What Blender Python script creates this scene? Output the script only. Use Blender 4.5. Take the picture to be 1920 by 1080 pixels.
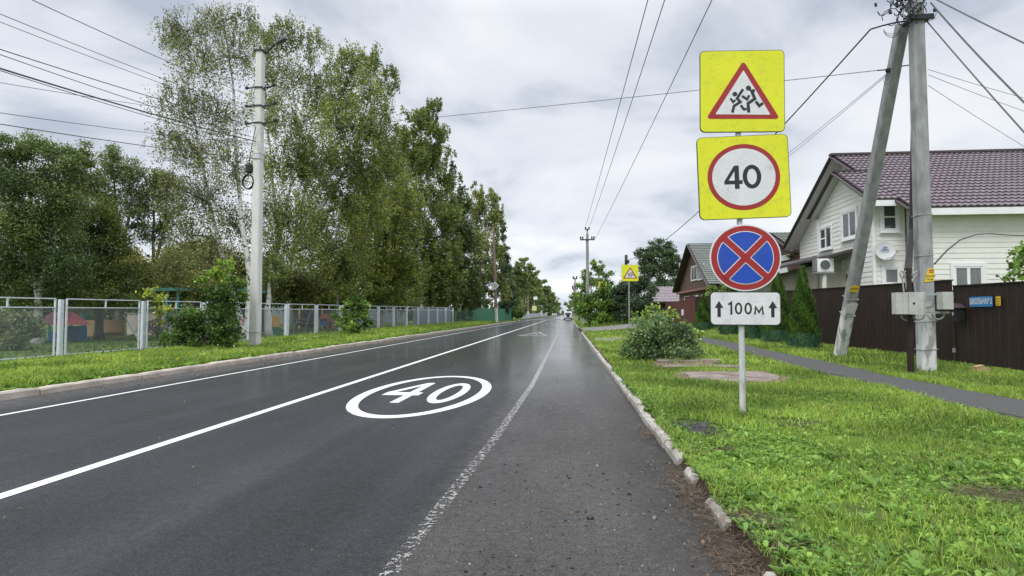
import bpy, math, random
import numpy as np
from mathutils import Vector, Matrix
R = math.radians
random.seed(7); rng = np.random.default_rng(11)
sc = bpy.context.scene
for o in list(bpy.data.objects): bpy.data.objects.remove(o)
COL = sc.collection

# ------------------------------------------------------------------ camera, sky, sun, exposure
F = 1100.0; H = 1.35; PITCH = math.atan(48/F); YAW = R(5.35)       # the road runs along +Y, the camera is turned a little left of it
cd = bpy.data.cameras.new('camera'); cam = bpy.data.objects.new('camera', cd); COL.objects.link(cam)
cd.sensor_width = 36; cd.lens = F/1920*36; cd.clip_end = 4000; cd.clip_start = .05
cam.location = (0, 0, H); cam.rotation_euler = (R(90)+PITCH, 0, YAW); sc.camera = cam
sc.view_settings.view_transform = 'Standard'; sc.view_settings.look = 'None'
sc.view_settings.exposure = 0.42; sc.view_settings.gamma = 1
FH = Vector((-math.sin(YAW), math.cos(YAW), 0)); RT = Vector((math.cos(YAW), math.sin(YAW), 0)); ZZ = Vector((0, 0, 1))
FW = FH*math.cos(PITCH)+ZZ*math.sin(PITCH); UP = ZZ*math.cos(PITCH)-FH*math.sin(PITCH)
def P(px, py, d):                                                   # pixel of the 1920 photo + distance -> point of the place
    v = FW*F+RT*(px-960)+UP*(540-py)
    return Vector((0, 0, H))+v*(d/v.dot(FH))

SUN_EL, SUN_AZ = R(52), R(-150)
w = bpy.data.worlds.new('World'); sc.world = w; w.use_nodes = True
nt = w.node_tree; N = nt.nodes; L = nt.links; N.clear()
def nd(t, nodes=None, **k):
    n = (nodes or N).new(t)
    for a, b in k.items(): setattr(n, a, b)
    return n
sky = nd('ShaderNodeTexSky', sky_type='NISHITA', sun_disc=False, sun_elevation=SUN_EL, sun_rotation=R(150))
tc = nd('ShaderNodeTexCoord'); sp = nd('ShaderNodeSeparateXYZ'); L.new(tc.outputs['Generated'], sp.inputs[0])
def mth(op, a, b=None, nodes=None, links=None, clamp=False):
    n = (nodes or N).new('ShaderNodeMath'); n.operation = op; n.use_clamp = clamp
    for i, v in enumerate((a, b)):
        if v is None: continue
        if isinstance(v, (int, float)): n.inputs[i].default_value = v
        else: (links or L).new(v, n.inputs[i])
    return n.outputs[0]
zc = mth('ADD', mth('MAXIMUM', sp.outputs[2], 0.0), 0.27)
cb = nd('ShaderNodeCombineXYZ'); L.new(mth('DIVIDE', sp.outputs[0], zc), cb.inputs[0]); L.new(mth('DIVIDE', sp.outputs[1], zc), cb.inputs[1])
n1 = nd('ShaderNodeTexNoise'); n1.inputs['Scale'].default_value = 1.5; n1.inputs['Detail'].default_value = 7; n1.inputs['Roughness'].default_value = .52; n1.inputs['Distortion'].default_value = .3
L.new(cb.outputs[0], n1.inputs['Vector'])
cr = nd('ShaderNodeValToRGB'); L.new(n1.outputs[0], cr.inputs[0])
e = cr.color_ramp.elements; e[0].position = .37; e[0].color = (3.9, 4.3, 5.05, 1); e[1].position = .6; e[1].color = (7.0, 7.14, 7.45, 1)
x = cr.color_ramp.elements.new(.47); x.color = (5.9, 6.15, 6.7, 1)
zen = mth('ADD', mth('MULTIPLY', mth('SUBTRACT', sp.outputs[2], .46, clamp=True), 4.0), 1.0)
zen = mth('ADD', zen, mth('MULTIPLY', mth('POWER', mth('SUBTRACT', 1.0, mth('MULTIPLY', mth('MAXIMUM', sp.outputs[2], 0.0), 4.0), clamp=True), 2.0), .22))   # pale band along the horizon; an overcast sky is brighter overhead
mx = nd('ShaderNodeMix', data_type='RGBA'); mx.inputs[0].default_value = .93
L.new(sky.outputs[0], mx.inputs['A']); L.new(cr.outputs[0], mx.inputs['B'])
vm = nd('ShaderNodeVectorMath', operation='SCALE'); L.new(mx.outputs['Result'], vm.inputs[0]); L.new(zen, vm.inputs['Scale'])
bg = nd('ShaderNodeBackground'); bg.inputs[1].default_value = .10; L.new(vm.outputs[0], bg.inputs[0])
wo = nd('ShaderNodeOutputWorld'); L.new(bg.outputs[0], wo.inputs[0])
sl = bpy.data.lights.new('sun', 'SUN'); sl.energy = 1.5; sl.angle = R(25); sl.color = (1, .97, .92)
so = bpy.data.objects.new('sun', sl); COL.objects.link(so)
so.rotation_euler = (R(90)-SUN_EL, 0, R(-30))                        # from behind the camera, to the left
sc.cycles.max_bounces = 6; sc.cycles.transparent_max_bounces = 12

# ------------------------------------------------------------------ materials
MATS = {}
def newmat(name):
    m = bpy.data.materials.new(name); m.use_nodes = True; MATS[name] = m
    return m, m.node_tree.nodes, m.node_tree.links, m.node_tree.nodes['Principled BSDF']
def pm(name, c1, c2=None, scale=6, rough=.6, bump=0, metal=0, bscale=None, detail=6, stretch=(1, 1, 1), spec=.5):
    m, n, l, b = newmat(name)
    b.inputs['Roughness'].default_value = rough; b.inputs['Metallic'].default_value = metal
    b.inputs['Specular IOR Level'].default_value = spec
    c2 = c2 or tuple(c*.8 for c in c1)
    g = n.new('ShaderNodeNewGeometry'); mp = n.new('ShaderNodeMapping'); mp.inputs['Scale'].default_value = stretch
    l.new(g.outputs['Position'], mp.inputs[0])
    t = n.new('ShaderNodeTexNoise'); t.inputs['Scale'].default_value = scale; t.inputs['Detail'].default_value = detail
    t.inputs['Roughness'].default_value = .62
    l.new(mp.outputs[0], t.inputs['Vector'])
    r = n.new('ShaderNodeValToRGB'); r.color_ramp.elements[0].position = .32; r.color_ramp.elements[1].position = .68
    r.color_ramp.elements[0].color = (*c2, 1); r.color_ramp.elements[1].color = (*c1, 1)
    l.new(t.outputs[0], r.inputs[0]); l.new(r.outputs[0], b.inputs['Base Color'])
    if bump:
        t2 = n.new('ShaderNodeTexNoise'); t2.inputs['Scale'].default_value = bscale or scale*6; t2.inputs['Detail'].default_value = 4
        l.new(mp.outputs[0], t2.inputs['Vector'])
        bp = n.new('ShaderNodeBump'); bp.inputs['Strength'].default_value = bump; bp.inputs['Distance'].default_value = .02
        l.new(t2.outputs[0], bp.inputs['Height']); l.new(bp.outputs[0], b.inputs['Normal'])
    return m
def leafmat(name, trans=.3, rough=.55):
    m, n, l, b = newmat(name)
    a = n.new('ShaderNodeAttribute'); a.attribute_name = 'Col'
    l.new(a.outputs[0], b.inputs['Base Color']); b.inputs['Roughness'].default_value = rough
    b.inputs['Specular IOR Level'].default_value = .35
    tr = n.new('ShaderNodeBsdfTranslucent'); l.new(a.outputs[0], tr.inputs[0])
    ms = n.new('ShaderNodeMixShader'); ms.inputs[0].default_value = trans
    l.new(b.outputs[0], ms.inputs[1]); l.new(tr.outputs[0], ms.inputs[2])
    l.new(ms.outputs[0], n['Material Output'].inputs[0])
    return m
LEAF = leafmat('leaf'); GRASS = leafmat('grass_blade', .4, .5)
conc = pm('concrete_grey', (.34, .345, .34), (.2, .205, .2), 3, .85, .35, bscale=60, stretch=(1, 1, .5))
conc_w = pm('concrete_white', (.7, .69, .66), (.56, .555, .535), 2.5, .85, .25, bscale=40, stretch=(1, 1, .4))
kerbm = pm('kerb_concrete', (.47, .45, .41), (.2, .18, .155), 3.5, .9, .5, bscale=50)
kerbl = pm('kerb_concrete_pink', (.56, .49, .42), (.36, .31, .26), 2.5, .9, .5, bscale=50)
slabm = pm('slab_concrete', (.29, .23, .2), (.12, .095, .08), 3, .8, .5, bscale=40)
black = pm('black_rubber', (.02, .02, .022), (.013, .013, .015), 10, .5)
wirem = pm('wire_grey', (.09, .09, .095), (.06, .06, .06), 10, .6)
steel = pm('galvanised_steel', (.45, .46, .47), (.3, .31, .32), 20, .5, .1, .4)
fencep = pm('fence_paint', (.66, .7, .76), (.54, .58, .63), 8, .5)
white = pm('white_pvc', (.8, .81, .82), (.7, .71, .72), 3, .4)
boxm = pm('box_paint', (.5, .52, .48), (.4, .41, .38), 5, .5)
brownf = pm('brown_sheet', (.026, .0118, .011), (.018, .0085, .008), 2, .55, stretch=(1, 1, .3))
redf = pm('red_brown_sheet', (.13, .045, .04), (.09, .03, .028), 2, .5)
greenf = pm('green_sheet', (.06, .25, .14), (.04, .17, .1), 2, .5)
greyf = pm('grey_sheet', (.3, .34, .4), (.22, .26, .31), 2, .5)
sid = pm('siding', (.78, .77, .73), (.71, .7, .66), 2, .5)
cream = pm('cream_render', (.5, .48, .38), (.4, .39, .31), 1.5, .9, .2)
roofm = pm('roof_brown', (.155, .118, .138), (.11, .083, .1), 1.5, .5)
roofg = pm('roof_green', (.16, .178, .155), (.1, .115, .1), 2, .7)
roofy = pm('roof_grey_brown', (.27, .23, .24), (.2, .17, .18), 2, .5)
trimb = pm('trim_dark', (.06, .045, .045), (.045, .035, .035), 4, .5)
logs = pm('brown_logs', (.17, .11, .08), (.09, .055, .042), 5, .8, .3)
brick = pm('brown_brick', (.2, .12, .09), (.11, .07, .055), 12, .9, .4)
bark = pm('bark', (.14, .11, .085), (.05, .042, .036), 6, .95, .8, bscale=25, stretch=(1, 1, .3))
twigm = pm('twig', (.13, .105, .085), (.07, .058, .05), 6, .9)
woodp = pm('pole_wood', (.28, .2, .15), (.16, .12, .1), 5, .9, .4, stretch=(1, 1, .2))
sgy = pm('sign_yellow', (.72, .74, .015), (.65, .67, .012), 2, .35)
sgw = pm('sign_white', (.7, .71, .73), (.62, .63, .65), 6, .4)
sgr = pm('sign_red', (.36, .018, .02), (.29, .014, .018), 5, .4)
sgb = pm('sign_blue', (.008, .07, .46), (.006, .055, .38), 5, .4)
sgk = pm('sign_black', (.018, .022, .025), (.014, .016, .02), 5, .4)
def soil(m, amt=.5, sc_=(9, 60)):                                     # splashes and fine specks of road dirt
    n, l = m.node_tree.nodes, m.node_tree.links; b = n['Principled BSDF']; src = b.inputs['Base Color'].links[0].from_socket; g = n.new('ShaderNodeNewGeometry')
    t = n.new('ShaderNodeTexNoise'); t.inputs['Scale'].default_value = sc_[0]; t.inputs['Detail'].default_value = 8; t.inputs['Roughness'].default_value = .8; l.new(g.outputs['Position'], t.inputs['Vector'])
    t2 = n.new('ShaderNodeTexNoise'); t2.inputs['Scale'].default_value = sc_[1]; t2.inputs['Detail'].default_value = 3; l.new(g.outputs['Position'], t2.inputs['Vector'])
    f1 = n.new('ShaderNodeMapRange'); l.new(t.outputs[0], f1.inputs[0]); f1.inputs[1].default_value = .52; f1.inputs[2].default_value = .8; f1.inputs[4].default_value = amt
    f2 = n.new('ShaderNodeMapRange'); l.new(t2.outputs[0], f2.inputs[0]); f2.inputs[1].default_value = .67; f2.inputs[2].default_value = .72; f2.inputs[4].default_value = amt*1.3
    q = n.new('ShaderNodeMix'); q.data_type = 'RGBA'; l.new(mth('MAXIMUM', f1.outputs[0], f2.outputs[0], n, l), q.inputs[0]); l.new(src, q.inputs['A']); q.inputs['B'].default_value = (.12, .1, .075, 1); l.new(q.outputs['Result'], b.inputs['Base Color'])
for m_ in (sgy, sgw, sgr, sgb): soil(m_)
blue = pm('plate_blue', (.035, .22, .5), (.03, .18, .42), 5, .4)
pink = pm('play_pink', (.62, .14, .17), (.5, .1, .13), 4, .5)
playb = pm('play_blue', (.04, .17, .36), (.03, .13, .28), 4, .5)
teal = pm('teal_paint', (.1, .38, .38), (.07, .28, .3), 4, .5)
tan = pm('tan_boards', (.42, .28, .13), (.32, .2, .09), 4, .7)
beigew = pm('beige_wall', (.55, .48, .42), (.45, .39, .35), 1, .9)
yelp = pm('yellow_paint', (.7, .46, .04), (.6, .38, .03), 4, .5)
orangep = pm('orange_paint', (.72, .42, .1), (.62, .35, .08), 4, .5)
darkin = pm('dark_timber', (.05, .045, .04), (.03, .028, .025), 4, .8)
carw = pm('car_white', (.62, .64, .66), (.58, .6, .62), 2, .25)
carred = pm('tail_lens_red', (.5, .02, .02), None, 3, .2)
paper = pm('notice_paper', (.62, .63, .62), (.5, .51, .5), 30, .8)
paperY = pm('notice_yellow', (.72, .52, .03), (.62, .45, .03), 30, .8)
gravel_m = pm('gravel', (.3, .29, .28), (.02, .02, .02), 9, .8, spec=.3, detail=1)
drym = pm('dry_litter', (.21, .155, .1), (.08, .056, .038), 9, .9)
soil(brownf, .25, (2.5, 30)); soil(sid, .2, (1.2, 25)); soil(roofm, .3, (1.5, 20)); soil(fencep, .35, (5, 40)); soil(boxm, .6, (8, 40))
def glassmat():
    m, n, l, b = newmat('window_glass')
    b.inputs['Base Color'].default_value = (.05, .06, .07, 1); b.inputs['Roughness'].default_value = .06
    b.inputs['Specular IOR Level'].default_value = .8
    return m
glass = glassmat()
curtain = pm('curtain', (.2, .21, .22), (.12, .125, .13), 8, .25, stretch=(8, 8, .2))
def birchmat():
    m, n, l, b = newmat('birch_bark')
    g = n.new('ShaderNodeNewGeometry'); mp = n.new('ShaderNodeMapping'); mp.inputs['Scale'].default_value = (1.5, 1.5, 2.6); l.new(g.outputs['Position'], mp.inputs[0])
    t = n.new('ShaderNodeTexNoise'); t.inputs['Scale'].default_value = 2.2; t.inputs['Detail'].default_value = 5; l.new(mp.outputs[0], t.inputs['Vector'])
    r = n.new('ShaderNodeValToRGB'); r.color_ramp.elements[0].position = .38; r.color_ramp.elements[1].position = .47
    r.color_ramp.elements[0].color = (.05, .045, .04, 1); r.color_ramp.elements[1].color = (.62, .6, .56, 1)
    l.new(t.outputs[0], r.inputs[0])
    s = n.new('ShaderNodeSeparateXYZ'); l.new(g.outputs['Position'], s.inputs[0])
    lim = mth('LESS_THAN', s.outputs[2], 1.45, n, l)                 # whitewashed up to chest height
    m2 = n.new('ShaderNodeMix'); m2.data_type = 'RGBA'; l.new(lim, m2.inputs[0]); l.new(r.outputs[0], m2.inputs['A']); m2.inputs['B'].default_value = (.6, .6, .58, 1)
    l.new(m2.outputs['Result'], b.inputs['Base Color']); b.inputs['Roughness'].default_value = .9
    return m
birch = birchmat()
def meshmat(name, col, pitch, thick, opac, along='Y'):                # woven wire netting: the holes really let the view through
    m, n, l, b = newmat(name)
    b.inputs['Base Color'].default_value = (*col, 1); b.inputs['Roughness'].default_value = .5
    g = n.new('ShaderNodeNewGeometry'); s = n.new('ShaderNodeSeparateXYZ'); l.new(g.outputs['Position'], s.inputs[0])
    u = s.outputs[1] if along == 'Y' else s.outputs[0]
    f1 = mth('LESS_THAN', mth('FRACT', mth('DIVIDE', mth('ADD', u, s.outputs[2], n, l), pitch, n, l), None, n, l), thick, n, l)
    f2 = mth('LESS_THAN', mth('FRACT', mth('DIVIDE', mth('SUBTRACT', u, s.outputs[2], n, l), pitch, n, l), None, n, l), thick, n, l)
    f = mth('MAXIMUM', f1, f2, n, l)
    tr = n.new('ShaderNodeBsdfTransparent'); ms = n.new('ShaderNodeMixShader')
    l.new(mth('MULTIPLY', f, opac, n, l), ms.inputs[0]); l.new(tr.outputs[0], ms.inputs[1]); l.new(b.outputs[0], ms.inputs[2])
    l.new(ms.outputs[0], n['Material Output'].inputs[0])
    return m
chain = meshmat('fence_netting', (.2, .23, .25), .05, .22, .8)
netm = meshmat('plant_netting', (.05, .14, .1), .045, .24, .65)

# ------------------------------------------------------------------ mesh builder
def ortho(d):
    d = d.normalized(); a = Vector((0, 0, 1)) if abs(d.z) < .9 else Vector((1, 0, 0))
    u = d.cross(a).normalized(); return u, d.cross(u).normalized()
def wloc(o):
    v = Vector((0, 0, 0))
    while o is not None: v = v+Vector(o.location); o = o.parent
    return v
class MB:
    def __init__(s): s.v = []; s.f = []
    def add(s, vs, fs):
        k = len(s.v); s.v += [tuple(v) for v in vs]; s.f += [tuple(i+k for i in f) for f in fs]; return s
    def box(s, c, size, M=None):
        hx, hy, hz = (a/2 for a in size); c = Vector(c)
        vs = [Vector((x*hx, y*hy, z*hz)) for x in (-1, 1) for y in (-1, 1) for z in (-1, 1)]
        if M is not None: vs = [M @ q for q in vs]
        return s.add([c+q for q in vs], [(0, 1, 3, 2), (4, 6, 7, 5), (0, 4, 5, 1), (2, 3, 7, 6), (0, 2, 6, 4), (1, 5, 7, 3)])
    def b2(s, a, b):
        a = Vector(a); b = Vector(b); return s.box((a+b)/2, [abs(t) for t in (b-a)])
    def beam(s, a, b, wx, wy, up=ZZ):
        a = Vector(a); b = Vector(b); d = (b-a).normalized(); u = d.cross(up)
        u = u.normalized() if u.length > 1e-3 else Vector((1, 0, 0)); v = d.cross(u).normalized(); vs = []
        for p in (a, b):
            for i, j in ((-1, -1), (1, -1), (1, 1), (-1, 1)): vs.append(p+u*i*wx/2+v*j*wy/2)
        return s.add(vs, [(0, 1, 2, 3), (4, 7, 6, 5), (0, 4, 5, 1), (1, 5, 6, 2), (2, 6, 7, 3), (3, 7, 4, 0)])
    def tube(s, pts, r, n=6, cap=True):
        pts = [Vector(p) for p in pts]; m = len(pts)
        if not isinstance(r, (list, tuple)): r = [r]*m
        vs = []; u0 = None
        for i, p in enumerate(pts):
            d = (pts[min(i+1, m-1)]-pts[max(i-1, 0)])
            if d.length < 1e-6: d = Vector((0, 0, 1))
            if u0 is None: u, v = ortho(d)
            else:
                dn = d.normalized(); u = (u0-dn*u0.dot(dn))
                u = u.normalized() if u.length > 1e-4 else ortho(d)[0]; v = dn.cross(u)
            u0 = u
            for k in range(n):
                a = 2*math.pi*k/n; vs.append(p+(u*math.cos(a)+v*math.sin(a))*r[i])
        fs = [(i*n+k, i*n+(k+1) % n, (i+1)*n+(k+1) % n, (i+1)*n+k) for i in range(m-1) for k in range(n)]
        if cap: fs += [tuple(range(n-1, -1, -1)), tuple((m-1)*n+k for k in range(n))]
        return s.add(vs, fs)
    def lathe(s, c, prof, n=16):
        c = Vector(c); vs = [c+Vector((r*math.cos(2*math.pi*k/n), r*math.sin(2*math.pi*k/n), z)) for r, z in prof for k in range(n)]
        m = len(prof); fs = [(i*n+k, i*n+(k+1) % n, (i+1)*n+(k+1) % n, (i+1)*n+k) for i in range(m-1) for k in range(n)]
        return s.add(vs, fs+[tuple(range(n-1, -1, -1)), tuple((m-1)*n+k for k in range(n))])
    def prism(s, pts, fr, t0=0, t1=.002):                            # 2D outline in a frame (o,u,v,n), between offsets t0..t1
        o, u, v, nn = fr; k = len(pts)
        vs = [o+u*a+v*b+nn*t0 for a, b in pts]+[o+u*a+v*b+nn*t1 for a, b in pts]
        return s.add(vs, [tuple(range(k-1, -1, -1)), tuple(range(k, 2*k))]+[(i, (i+1) % k, k+(i+1) % k, k+i) for i in range(k)])
    def ring(s, A, B, fr, t0=0, t1=.002):
        o, u, v, nn = fr; k = len(A); vs = [o+u*a+v*b+nn*t1 for a, b in A]+[o+u*a+v*b+nn*t1 for a, b in B]
        vs += [o+u*a+v*b+nn*t0 for a, b in A]+[o+u*a+v*b+nn*t0 for a, b in B]; fs = []
        for i in range(k):
            j = (i+1) % k; fs += [(i, j, k+j, k+i), (i, 2*k+i, 2*k+j, j), (k+i, k+j, 3*k+j, 3*k+i)]
        return s.add(vs, fs)
    def stroke(s, pts, wd, fr, t0=0, t1=.002):                       # a flat line with round joins
        pts = [Vector((a, b)) for a, b in pts]
        left = []; right = []
        for i, p in enumerate(pts):
            d1 = (p-pts[i-1]).normalized() if i else None; d2 = (pts[i+1]-p).normalized() if i < len(pts)-1 else None
            if d1 is None: d1 = d2
            if d2 is None: d2 = d1
            nn = Vector((-(d1.y+d2.y), d1.x+d2.x))
            nn = nn.normalized() if nn.length > .2 else Vector((-d1.y, d1.x))
            k = wd/2/max(.5, nn.dot(Vector((-d1.y, d1.x)))); left.append(p+nn*k); right.append(p-nn*k)
        return s.prism([tuple(q) for q in right+left[::-1]], fr, t0, t1)
    def build(s, name, mat, parent=None, base=None, smooth=False):
        me = bpy.data.meshes.new(name); off = Vector((0, 0, 0))
        if parent is not None: off = wloc(parent)
        elif base is not None: off = Vector(base)
        me.from_pydata([(a-off.x, b-off.y, c-off.z) for a, b, c in s.v], [], s.f); me.update()
        if smooth: me.polygons.foreach_set('use_smooth', [True]*len(me.polygons))
        me.materials.append(mat); o = bpy.data.objects.new(name, me); COL.objects.link(o)
        if parent is not None: o.parent = parent
        else: o.location = off
        return o
def parts(m, name, mat, parent):                                     # every separate piece of the builder becomes a part of its own
    par = list(range(len(m.v)))
    def find(a):
        while par[a] != a: par[a] = par[par[a]]; a = par[a]
        return a
    for f in m.f:
        r = find(f[0])
        for i in f[1:]: par[find(i)] = r
    grp = {}
    for f in m.f: grp.setdefault(find(f[0]), []).append(f)
    for fs in grp.values():
        ids = sorted({i for f in fs for i in f}); mp_ = {a: b for b, a in enumerate(ids)}; q = MB(); q.add([m.v[i] for i in ids], [tuple(mp_[i] for i in f) for f in fs]); q.build(name, mat, parent)
def tag(o, label=None, cat=None, group=None, kind=None):
    for k, v in (('label', label), ('category', cat), ('group', group), ('kind', kind)):
        if v: o[k] = v
    return o
def thing(name, loc, label, cat, group=None):
    o = bpy.data.objects.new(name, None); o.empty_display_size = .2; COL.objects.link(o); o.location = loc
    return tag(o, label, cat, group)
def struct(mb, name, mat, base=(0, 0, 0)): return tag(mb.build(name, mat, None, base), kind='structure')
def npmesh(name, V, Q, mat, col=None, parent=None, base=None):        # V (n,3), Q (m,4)
    off = np.array(wloc(parent) if parent is not None else (base or (0, 0, 0)), dtype=float)
    me = bpy.data.meshes.new(name); V = (V-off).astype(np.float32)
    me.vertices.add(len(V)); me.vertices.foreach_set('co', V.ravel())
    k = Q.shape[1]; me.loops.add(Q.size); me.loops.foreach_set('vertex_index', Q.astype(np.int32).ravel())
    me.polygons.add(len(Q)); me.polygons.foreach_set('loop_start', np.arange(0, Q.size, k, dtype=np.int32)); me.update(calc_edges=True)
    if col is not None:
        ca = me.color_attributes.new('Col', 'FLOAT_COLOR', 'POINT')
        ca.data.foreach_set('color', np.concatenate([col, np.ones((len(V), 1))], 1).astype(np.float32).ravel())
    me.materials.append(mat); o = bpy.data.objects.new(name, me); COL.objects.link(o)
    if parent is not None: o.parent = parent
    else: o.location = tuple(off)
    return o
def circ(r, n=48, cx=0, cy=0, ry=None): return [(cx+r*math.cos(2*math.pi*i/n), cy+(ry or r)*math.sin(2*math.pi*i/n)) for i in range(n)]
def rrect(w_, h_, r, n=5):
    out = []
    for cx, cy, a0 in ((w_/2-r, h_/2-r, 0), (-w_/2+r, h_/2-r, 90), (-w_/2+r, -h_/2+r, 180), (w_/2-r, -h_/2+r, 270)):
        for i in range(n+1): a = R(a0+90*i/n); out.append((cx+r*math.cos(a), cy+r*math.sin(a)))
    return out
def rpoly(pts, r, n=4):
    out = []; k = len(pts)
    for i in range(k):
        p = Vector(pts[i]); a = (Vector(pts[i-1])-p).normalized(); b = (Vector(pts[(i+1) % k])-p).normalized()
        ang = a.angle(b)/2; dd = r/math.tan(ang); A = p+a*dd; B = p+b*dd
        for j in range(n+1):
            t = j/n; out.append(tuple(A*(1-t)**2+p*2*t*(1-t)+B*t*t))
    return out

# ------------------------------------------------------------------ the lie of the land
XK = .95; XL = -8.72                                                # road-side faces of the two kerbs
def sm(t): t = max(0, min(1, t)); return t*t*(3-2*t)
def ground(x, y):
    if x > XK-.02: return .085+.015*sm((x-XK-.12)/.5)+.05*sm((x-XK)/5)+.011*max(0, min(y, 60)-12)*sm((x-XK-.4)/6)*(1 if y > 0 else 0)
    if x < XL+.02: return .10+.0022*max(0, min(y, 90)-15)
    return -.06
def onG(px, py, d):
    p = P(px, py, d); return Vector((p.x, p.y, ground(p.x, p.y)))
def bump2(x, y): return .018*math.sin(x*2.3+1.1*math.sin(y*1.7))*math.cos(y*1.9+x*.7)+.01*math.sin(x*6.1+y*4.3)
xs = [-1500, -600, -250, -120, -70, -45, -32, -25, -20, -17, -15, -13.5, -12.2, -11, -10, -9.4, -9.0, XL-.1, XL+.02, -4, 0, XK-.02, XK+.08, XK+.16, 1.35, 1.6, 1.9, 2.2, 2.6, 3, 3.4, 3.8, 4.3, 4.8, 5.3, 5.9, 6.5, 7.2, 8, 9, 10.5, 13, 17, 22, 30, 45, 70, 120, 250, 600, 1500]
ys = [-60, -10, -3, 0]+[.6*i for i in range(1, 34)]+[21+1.6*i for i in range(1, 26)]+[66, 72, 80, 90, 105, 125, 150, 190, 250, 350, 600, 1000, 2500]
V = []; nx = len(xs)
for y in ys:
    for x in xs:
        z = ground(x, y)
        if x > XK+.2 or x < XL-.3:
            z += bump2(x, y) if y < 40 else 0
        V.append((x, y, z))
mb = MB(); mb.add(V, [(j*nx+i, j*nx+i+1, (j+1)*nx+i+1, (j+1)*nx+i) for j in range(len(ys)-1) for i in range(nx-1)])
def groundmat():
    m, n, l, b = newmat('grass_ground'); b.inputs['Roughness'].default_value = .95; b.inputs['Specular IOR Level'].default_value = .15
    g = n.new('ShaderNodeNewGeometry')
    t = n.new('ShaderNodeTexNoise'); t.inputs['Scale'].default_value = 1.3; t.inputs['Detail'].default_value = 9; t.inputs['Roughness'].default_value = .7; l.new(g.outputs['Position'], t.inputs['Vector'])
    r = n.new('ShaderNodeValToRGB'); e = r.color_ramp.elements
    e[0].position = .3; e[0].color = (.06, .045, .03, 1); e[1].position = .5; e[1].color = (.075, .13, .02, 1)
    x = e.new(.62); x.color = (.13, .22, .03, 1); x = e.new(.75); x.color = (.16, .2, .05, 1)
    l.new(t.outputs[0], r.inputs[0]); s_ = n.new('ShaderNodeSeparateXYZ'); l.new(g.outputs['Position'], s_.inputs[0])
    q = n.new('ShaderNodeMapRange'); l.new(mth('ADD', s_.outputs[0], mth('MULTIPLY', t.outputs[0], .3, n, l), n, l), q.inputs[0]); q.inputs[1].default_value = XK+.3; q.inputs[2].default_value = XK+.5
    q2 = mth('MAXIMUM', q.outputs[0], mth('LESS_THAN', s_.outputs[0], -2.0, n, l), n, l)         # bare soil along the right kerb
    mxx = n.new('ShaderNodeMix'); mxx.data_type = 'RGBA'; l.new(q2, mxx.inputs[0]); mxx.inputs['A'].default_value = (.05, .037, .025, 1); l.new(r.outputs[0], mxx.inputs['B']); l.new(mxx.outputs['Result'], b.inputs['Base Color'])
    t2 = n.new('ShaderNodeTexNoise'); t2.inputs['Scale'].default_value = 30; t2.inputs['Detail'].default_value = 5; l.new(g.outputs['Position'], t2.inputs['Vector'])
    bp = n.new('ShaderNodeBump'); bp.inputs['Strength'].default_value = .8; bp.inputs['Distance'].default_value = .04; l.new(t2.outputs[0], bp.inputs['Height']); l.new(bp.outputs[0], b.inputs['Normal'])
    return m
struct(mb, 'ground', groundmat())
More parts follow.
